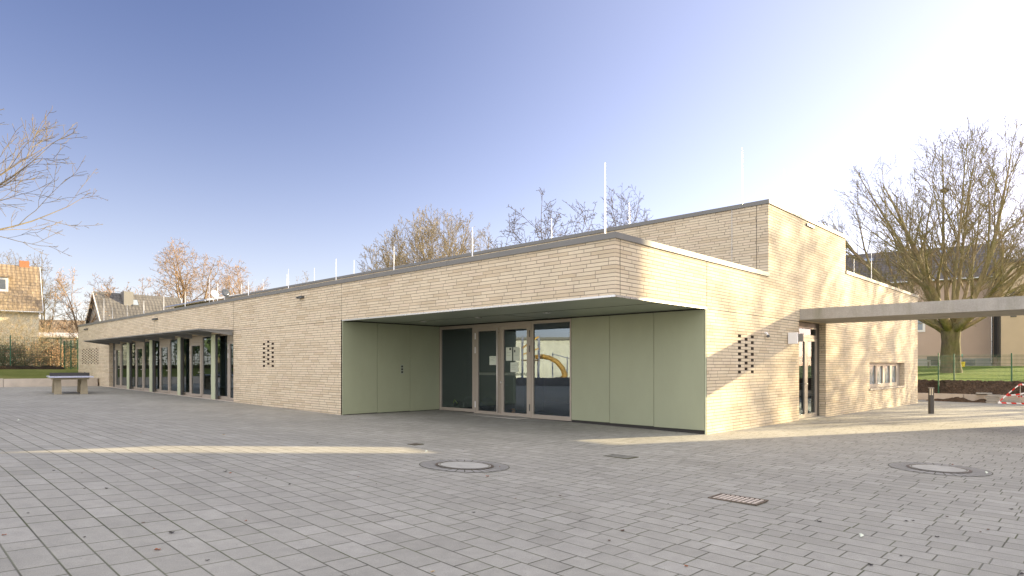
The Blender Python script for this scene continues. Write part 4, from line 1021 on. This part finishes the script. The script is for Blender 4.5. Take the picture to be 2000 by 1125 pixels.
M['slatepane'] = plain('dark_window_pane', (.07, .08, .09), .12, 0, .1, 1, spec=.8)
M['skypane'] = plain('sky_window_pane', (.25, .30, .36), .1, 0, .1, 1, spec=.9)
# tiled house at the far left
al = (RGT * .76 + FWD * .65).normalized(); nn = Vector((al.y, -al.x, 0))
P0 = at(82, 607, 60); L = 14; Wd = 6.4
cpos = P0 - al * (L / 2 + .25) - nn * (Wd / 2)
house('tiled_house', 'cream rendered house with brown tiled roof and two brick chimneys at the left', cpos, al, L, Wd, P0.z + .35, topz(525, 62.5), M['render_cream'], M['tile_brown'], zb=1.3, wins=((1.5, 2.3, 1.1, 1.3),),
      chim=((3.7, .25, .8, topz(508, 61), M['redbrick']), (6.1, .25, .75, topz(514, 63), M['redbrick'])), dorm=((3.0, .33, 3.6, 1.4, 2.6),))
# grey gabled house
P1 = at(183, 572, 62); P2 = at(350, 585, 68); al = Vector((P2.x - P1.x, P2.y - P1.y, 0)); L = al.length; al.normalize()
cpos = Vector(((P1.x + P2.x) / 2, (P1.y + P2.y) / 2, 0))
house('grey_house', 'light grey gabled house with dark tiled roof, chimney and roof window', cpos, al, L - .4, 7.6, 3.6, P1.z, M['render_grey'], M['tile_grey'], zb=1.3, gw=((-1, -.55, 3.1, .5, .75), (-1, .55, 3.1, .5, .75)),
      chim=((-1.2, -.5, .85, topz(566, 62), M['metalgrey']),), sky_=((-.55, .80, .6, .7),))
# metal roofed hall end on behind the parapet
al = Vector((0, 1, 0)); P3 = at(268, 608, 60)
t = house('metal_roof_hall', 'low hall with pale ribbed metal roof showing behind the parapet', Vector((13.6, 47.0, 0)), Vector((0, -1, 0)), 8.0, 9.2, 6.6, 7.6, M['render_buff'], M['tile_metal'], zb=1.0, over=.5, cat='hall')
# small distant house, left of the oaks
P4 = at(122, 632, 95); al = (RGT * .9 + FWD * .4).normalized()
house('distant_house', 'small distant house with pale brown roof between the two larger houses', Vector((P4.x, P4.y, 0)), al, 7, 7, 6.0, topz(627, 95), M['render_cream'], M['tile_brown'], zb=1.3)
# satellite dishes
for px, py, m_, lab, D_ in ((419, 574, 'white', 'white satellite dish above the parapet', 44), (441, 572, 'slatepane', 'dark satellite dish to the right of the white one', 42)):
    q_ = at(px, py, D_); t = thing('satellite_dish', lab, 'satellite dish', (q_.x, q_.y, q_.z - 1.2))
    mb = MB(); n = 18; dn = (-FWD * .6 + RGT * .8 + Vector((0, 0, .3))).normalized(); a_ = dn.orthogonal().normalized(); b_ = dn.cross(a_)
    rings = []
    for i, (rr, dd) in enumerate(((.02, -.07), (.12, -.055), (.22, -.02), (.28, 0), (.28, .012), (.02, -.05))):
        for k in range(n):
            an = 2 * math.pi * k / n; v_ = q_ + a_ * rr * math.cos(an) + b_ * rr * math.sin(an) + dn * dd; mb.v.append(tuple(v_))
    for i in range(5):
        for k in range(n): mb.f.append((i * n + k, i * n + (k + 1) % n, (i + 1) * n + (k + 1) % n, (i + 1) * n + k))
    mb.build('dish', M[m_], t, smooth=True); MB().tube([q_ - dn * .05, q_ + Vector((0, 0, -.3)) - dn * .15, (q_.x, q_.y, q_.z - 2.2)], .025, 6).build('mast', M['trim'], t)
    MB().tube([q_ - b_ * .4, q_ + dn * .45], .012, 5).build('feed_arm', M['trim'], t)
# garden shed with flat white edged roof, timber shelter, log bench
def P_(px, py, D): return at(px, py, D)
q_ = atz(85, 66, 1.5); t = thing('garden_shelter', 'open timber garden shelter with pale flat roof edge behind the shrubs', 'shelter', q_)
a = atz(22, 64, 0); b = atz(150, 67, 0); za = topz(655, 64); zb_ = topz(657, 67); back = FWD * 3.5
mb = MB().hexa([Vector((a.x, a.y, za - .16)), Vector((b.x, b.y, zb_ - .16)), Vector((b.x, b.y, zb_ - .16)) + back, Vector((a.x, a.y, za - .16)) + back,
                Vector((a.x, a.y, za)), Vector((b.x, b.y, zb_)), Vector((b.x, b.y, zb_ + .5)) + back, Vector((a.x, a.y, za + .5)) + back]); mb.build('roof', M['metalpale'] if 'metalpale' in M else plain('pale_roofing', (.50, .48, .46), .6), t)
for px in (24, 47, 78, 112, 146):
    p = atz(px, 64.5 + px / 60, 1.3); B(p.x - .07, p.x + .07, p.y - .07, p.y + .07, 1.2, topz(659, 64.5 + px / 60)).build('post', M['wood'], t)
for px0, px1 in ((50, 74), (76, 104)):
    p = atz(px0, 68.3, 1.3); p2 = atz(px1, 68.3, 1.3); MB().bar((p.x, p.y, 2.6), (p2.x, p2.y, 2.6), .08, 2.0).build('back_board', M['metaldark'], t)
p = atz(38, 62, 3.5); p2 = atz(46, 62, 2.0); MB().bar(p, p2, .12, .12).build('brace', M['wood'], t)
t = thing('log_bench', 'weathered log bench rail on the garden grass', 'bench', atz(84, 56, 1.5)); p = atz(64, 56, topz(697, 56)); p2 = atz(103, 56, topz(697, 56))
MB().tube([p, p2], .10, 10).build('log_seat', M['wood'], t)
for px in (70, 98): p = atz(px, 56, 1.3); MB().tube([p, (p.x, p.y, topz(698, 56))], .07, 8).build('leg', M['wood'], t)
q_ = atz(22, 60, 1.4); t = thing('garden_shed', 'small grey garden shed behind the leftmost fence post', 'shed', q_)
p = q_; mb = MB().box(p.x - 1.1, p.x + 1.1, p.y - 1, p.y + 1, 1.2, topz(672, 60)); mb.build('wall', M['render_grey'], t)
MB().box(p.x - 1.3, p.x + 1.3, p.y - 1.2, p.y + 1.2, topz(672, 60), topz(672, 60) + .12).build('roof', M['metaldark'], t); B(p.x - .4, p.x + .4, p.y - 1.03, p.y - 1.001, 1.3, 3.2).build('door', M['wood'], t)
q_ = atz(145, 80, 1.4); t = thing('white_building', 'white flat roofed building glimpsed left of the brick wall end', 'building', q_)
p = q_; B(p.x - 2.2, p.x + 3, p.y - 2, p.y + 2, 1.2, topz(655, 80)).build('wall', M['render_cream'], t)
B(p.x - 2.4, p.x + 3.2, p.y - 2.2, p.y + 2.2, topz(655, 80), topz(655, 80) + .2).build('roof', M['white'], t); B(p.x - 1.4, p.x - .4, p.y - 2.03, p.y - 2.001, 2.6, 4.0).build('window', M['slatepane'], t)

# pink house on the right
PA = at(1742, 553, 58); PB = at(1956, 540, 53.7); al = Vector((PB.x - PA.x, PB.y - PA.y, 0)); LL = al.length; al.normalize(); nn = Vector((al.y, -al.x, 0))
ext = 9.0; Lh = LL + ext; Wd = 10; cpos = PB - al * (Lh / 2) - nn * (Wd / 2); cpos.z = 0
t = house('pink_house', 'two storey pinkish rendered house with dark tiled roof behind the big tree', cpos, al, Lh, Wd, 9.35, 12.6, M['render_pink'], M['tile_dark'], zb=1.5, wins=(), chim=((-5.0, .5, 1.9, 13.1, M['render_grey']),), sky_=((-1.6, .70, 1.1, .9), (4.5, .8, .6, .7)))
hx = Lh / 2; hw = Wd / 2
def lx(px, D=55): # local x of the point of the wall seen at px
    d = FWD + RGT * ((px - 1000) / FPX); o0 = Vector((cpos.x, cpos.y, 0)) + nn * hw; M_ = Matrix(((d.x, -al.x), (d.y, -al.y))); b_ = Vector((o0.x - CAM.x, o0.y - CAM.y)); s_ = M_.inverted() @ b_; return s_.y
x_w = lx(1791)
o = B(x_w - .95, x_w + .62, -hw - .05, -hw + .01, 3.1 , 4.85).build('window', M['white'], t, local=True); B(x_w - .75, x_w + .42, -hw - .06, -hw - .051, 3.28, 4.68).build('pane', M['skypane'], o, local=True)
B(-hx, lx(1938), -hw - .06, -hw - .001, -.9, .72).build('plinth', M['render_grey'], t, local=True)
for a_, b_ in ((1818, 1834), (1880, 1905)):
    B(lx(a_), lx(b_), -hw - .075, -hw - .061, .12, .62).build('basement_window', M['slatepane'], t, local=True)
MB().tube([(lx(1937), -hw - .12, .3), (lx(1937), -hw - .12, 7.5)], .07, 8).build('downpipe', M['trim'], t, local=True)
B(lx(1941), hx + .004, -hw - .02, -hw - .001, .8, 7.6).build('dark_cladding', M['slate'], t, local=True)
# projecting stair bay, turned to the light
mb = MB().box(hx - .25, hx + 2.4, -hw - 2.6, -hw + 3, -1, 8.4)
bay = mb.build('stair_bay', M['render_buff'], t, local=True)
mb = MB(); 
B(hx + .35, hx + .75, -hw - 2.63, -hw - 2.601, 4.0, 6.2).build('window', M['slatepane'], bay, local=True)
B(hx - .35, hx - .251, -hw - 2.59, -hw - .02, .8, 7.9).build('cladding_side', M['slate'], bay, local=True)
MB().box(hx - .5, hx + 2.7, -hw - 2.9, -hw + 3, 8.4, 8.62).build('bay_roof', M['metaldark'], bay, local=True)
# clipped hedge and items in the right garden
q_ = atz(1990, 50, 0); q_.z = GR(q_.x, q_.y)
def hedge(name, a, b, w_, h, seed, label, mat='leafgreen', n=9000):
    r = random.Random(seed); t = thing(name, label, 'hedge', a); d = Vector(b) - Vector(a); L = d.length; d.normalize(); s_ = Vector((-d.y, d.x, 0)); mb = MB()
    for _ in range(n):
        u, v_, z = r.uniform(0, L), r.uniform(-.5, .5) * w_, r.uniform(0, 1) * h
        if r.random() < .7:
            k = r.choice((0, 1, 2)); v_ = (-.5 if k == 0 else .5 if k == 1 else v_ / w_) * w_ + r.gauss(0, .05); z = h + r.gauss(0, .05) if k == 2 else z
        q = Vector(a) + d * u + s_ * v_ + Vector((0, 0, z)); A_ = Vector((r.gauss(0, 1), r.gauss(0, 1), r.gauss(0, 1))).normalized(); B_ = A_.orthogonal().normalized(); e = r.uniform(.04, .1)
        mb.quad(q - A_ * e, q - B_ * e * .7, q + A_ * e, q + B_ * e * .7)
    mb.build('foliage', M[mat], t); MB().box(0, 0, 0, 0, 0, 0)
    m2 = MB(); k = .3
    while k < L: p = Vector(a) + d * k; m2.tube([p, p + Vector((r.gauss(0, .05), r.gauss(0, .05), h * .9))], .025, 5); k += .5
    m2.build('stems', M['twigdark'], t); return t
a_ = atz(1976, 54, 0); b_ = atz(2060, 50, 0); a_.z = GR(a_.x, a_.y); b_.z = GR(b_.x, b_.y)
hedge('clipped_hedge', a_, b_, 1.0, 1.25, 5, 'dark clipped hedge right of the pink house')
p = atz(1879, 51, 0); p.z = GR(p.x, p.y); t = thing('yellow_pot', 'yellow plant pot with pinwheel against the pink house plinth', 'plant pot', p)
MB().lathe(p, [(.17, 0), (.22, .4), (.24, .42)], 16).build('pot', plain('pot_yellow', (.75, .62, .03), .5), t); MB().tube([p, p + Vector((0, 0, .9))], .012, 5).build('stick', M['wood'], t)
MB().blob(p + Vector((0, 0, .9)), (.13, .04, .13), 4, 8, 6, .35).build('pinwheel', plain('pinwheel_teal', (.08, .4, .3), .5), t)
p = atz(1828, 51, 0); p.z = GR(p.x, p.y); t = thing('garden_bench', 'small dark bench against the pink house left of the trunk', 'bench', p)
u_ = al * .6
MB().bar(p - u_ + Vector((0, 0, .45)), p + u_ + Vector((0, 0, .45)), .4, .05).build('seat', M['metaldark'], t); MB().bar(p - u_ + Vector((0, 0, .75)) - nn * .2, p + u_ + Vector((0, 0, .75)) - nn * .2, .04, .3).build('backrest', M['metaldark'], t)
for s_ in (-.85, .85):
    MB().bar(p + u_ * s_, p + u_ * s_ + Vector((0, 0, .45)), .05, .35).build('leg', M['metaldark'], t)

# ------------------------------------------------------------------ things out of frame that shade, or show in the glass
# neighbouring school block behind the camera: shades the yard
t = thing('neighbour_block', 'three storey school block across the yard behind the camera', 'building', (26, -30, -.3))
w = MB(); rows_ = [(-16 - 4 * k, -14 - 4 * k, z, z + 1.5, .15) for k in range(10) for z in (4.2, 7.6, 10.9)]
SX = 22.0; SY = -9.62
wallp(w, 'x', SX, -62, SY, 3.0, 13.0, [(a, b, e, f, d) for a, b, e, f, d in rows_ if a > -62]); wallp(w, 'x', SX + .01, -62, SY - 1.5, -.8, 3.0)
wallp(w, 'y', SY, SX, 25.5, 3.0, 13.0, flip=-1); wallp(w, 'y', SY - 1.5, SX + .01, 25.5, -.8, 3.0, flip=-1); wallp(w, 'x', 25.5, -62, SY, -.8, 13.0, flip=-1); wallp(w, 'y', -62, SX, 25.5, -.8, 13.0)
w.build('wall', M['brick'], t)
B(SX - .2, 25.7, -62.2, SY + .0, 13.0, 13.25).build('roof', M['coping'], t); B(SX + .02, 25.4, -61.9, SY - .02, 2.9, 2.98).build('floor_slab', M['concrete'], t)
for a, b, e, f, d in rows_:
    if a > -62: B(SX + .15, SX + .2, a, b, e, f).build('window', M['slatepane'], t)
# bare trees to the right whose shadows mottle the sunlit wall
for i, (x, y, H_, r_, R_) in enumerate(((43, -13.6, 14, .16, 1.9), (48, -13.8, 15.5, .22, 2.9), (53, -12.6, 15.5, .24, 3.0), (58, -13.4, 17, .24, 3.0))):
    tree('bare_tree', (x, y, GR(x, y)), H_, r_, 90 + i, dict(FAN, lev=4, limbs=11, spread=62, kids=(0, 9, 5, 3.4), rmin=.022, rr=.75),
         ['slim bare roadside tree nearest the school, right of the frame', 'second bare roadside tree from the school', 'third bare roadside tree from the school', 'last bare roadside tree, farthest from the school'][i], R=R_, hb=4.5, group='bare trees right of the frame')
# playground seen mirrored in the entrance glass
t = thing('stone_hall', 'long sunlit pale stone hall west of the yard', 'building', (-27, 30, 0))
M['palestone'] = plain('pale_stone', (.68, .68, .60), .9, 0, .15, 2)
al = Vector((.62, .78, 0)).normalized()
c0 = Vector((-29, 19, 0)); mb = MB().hexa([c0, c0 + al * 17, c0 + al * 17 + Vector((-6, 4, 0)), c0 + Vector((-6, 4, 0)), c0 + Vector((0, 0, 3.75)), c0 + al * 17 + Vector((0, 0, 3.75)), c0 + al * 17 + Vector((-6, 4, 3.75)), c0 + Vector((-6, 4, 3.75))]); mb.build('wall', M['palestone'], t)
off = Vector((.2, -.15, 0)); mb = MB().hexa([q_ + Vector((0, 0, 3.75)) for q_ in (c0 + off, c0 + al * 17 + off, c0 + al * 17 + Vector((-6, 4, 0)), c0 + Vector((-6, 4, 0)))] + [q_ + Vector((0, 0, 3.95)) for q_ in (c0 + off, c0 + al * 17 + off, c0 + al * 17 + Vector((-6, 4, 0)), c0 + Vector((-6, 4, 0)))]); mb.build('coping', M['coping'], t)
# curved yellow slide on a blue frame
s0 = Vector((-13.75, 19.6, .45)); t = thing('tube_slide', 'yellow curved slide on a climbing frame west of the yard', 'slide', s0)
ur = Vector((-.69, -.72, 0)); uf = Vector((-.72, .69, 0))
def sp_(u, z, f=0): return Vector((s0.x, s0.y, 0)) + ur * u + uf * f + Vector((0, 0, z))
MB().tube([sp_(-1.05, 2.15), sp_(-.6, 2.2), sp_(-.1, 2.1), sp_(.35, 1.85, -.1), sp_(.72, 1.4, -.15), sp_(.88, .98, -.2), sp_(.74, .74, -.3), sp_(.6, .70, -.4)], [.15, .15, .155, .16, .17, .18, .19, .2], 14).build('slide_tube', M['yellow'], t, smooth=True)
for u, f in ((-.85, .5), (-.85, -.5), (-1.9, .5), (-1.9, -.5)): MB().tube([sp_(u, .1, f), sp_(u + .04, 3.5, f)], .055, 8).build('frame_post', M['bluegrey'], t)
MB().hexa([sp_(-.8, 1.9, -.55), sp_(-.8, 1.9, .55), sp_(-1.95, 1.9, .55), sp_(-1.95, 1.9, -.55), sp_(-.8, 1.98, -.55), sp_(-.8, 1.98, .55), sp_(-1.95, 1.98, .55), sp_(-1.95, 1.98, -.55)]).build('platform', M['wood'], t)
MB().bar(sp_(-.85, 3.45, -.5), sp_(-1.9, 2.7, -.5), .1, .1).build('top_rail', M['yellow'], t)
MB().bar(sp_(-.85, 2.7, -.5), sp_(-1.9, 2.3, -.5), .08, .08).build('guard_rail', M['yellow'], t)
for u in (.3, 1.3, 2.2): MB().tube([sp_(u, .2, 3), sp_(u, 2.6 - .3 * u, 3)], .04, 6).build('climbing_pole', M['bluegrey'], t)
MB().tube([sp_(.3, 2.4, 3), sp_(2.2, 1.9, 3)], .03, 6).build('climbing_bar', M['bluegrey'], t)
t = thing('terrace_wall', 'low grey concrete wall edging the playground west of the yard', 'low wall', (-9.7, 24, .4))
for k in range(8):
    y = 13 + k * 2.85; B(-9.8, -9.55, y + .01, y + 2.84, -.1, G(-9.6, y) + .42).build('wall_segment', M['concrete'], t)
# greenery west of the yard, reflected in the window band
for i, (x, y, H_) in enumerate(((-9.5, 44, 8), (-16, 49, 11), (-7.5, 55, 9), (-22, 44, 10), (-12, 58, 10))):
    tree('bare_tree', (x, y, GL(x, y)), H_, .2, 140 + i, dict(TALL, lev=4), ['bare garden tree nearest the low wall, west of the frame', 'taller garden tree behind it to the west', 'garden tree just beyond the left edge', 'westernmost garden tree by the low wall', 'garden tree close to the mesh fence'][i], leaves='leafgreen', nleaf=4500, lsize=.2, group='garden trees left of the frame')
hedge('garden_hedge', (-4.6, 47.5, GL(-5, 47.5)), (-34, 46, GL(-34, 46)), 1.4, 2.6, 9, 'evergreen hedge west of the frame in front of the mesh fence', n=9000)
# ground under the hall and slide
for o in bpy.data.objects:
    if o.parent is None and 'kind' not in o and 'label' not in o and o.type == 'MESH': print('UNTAGGED', o.name)
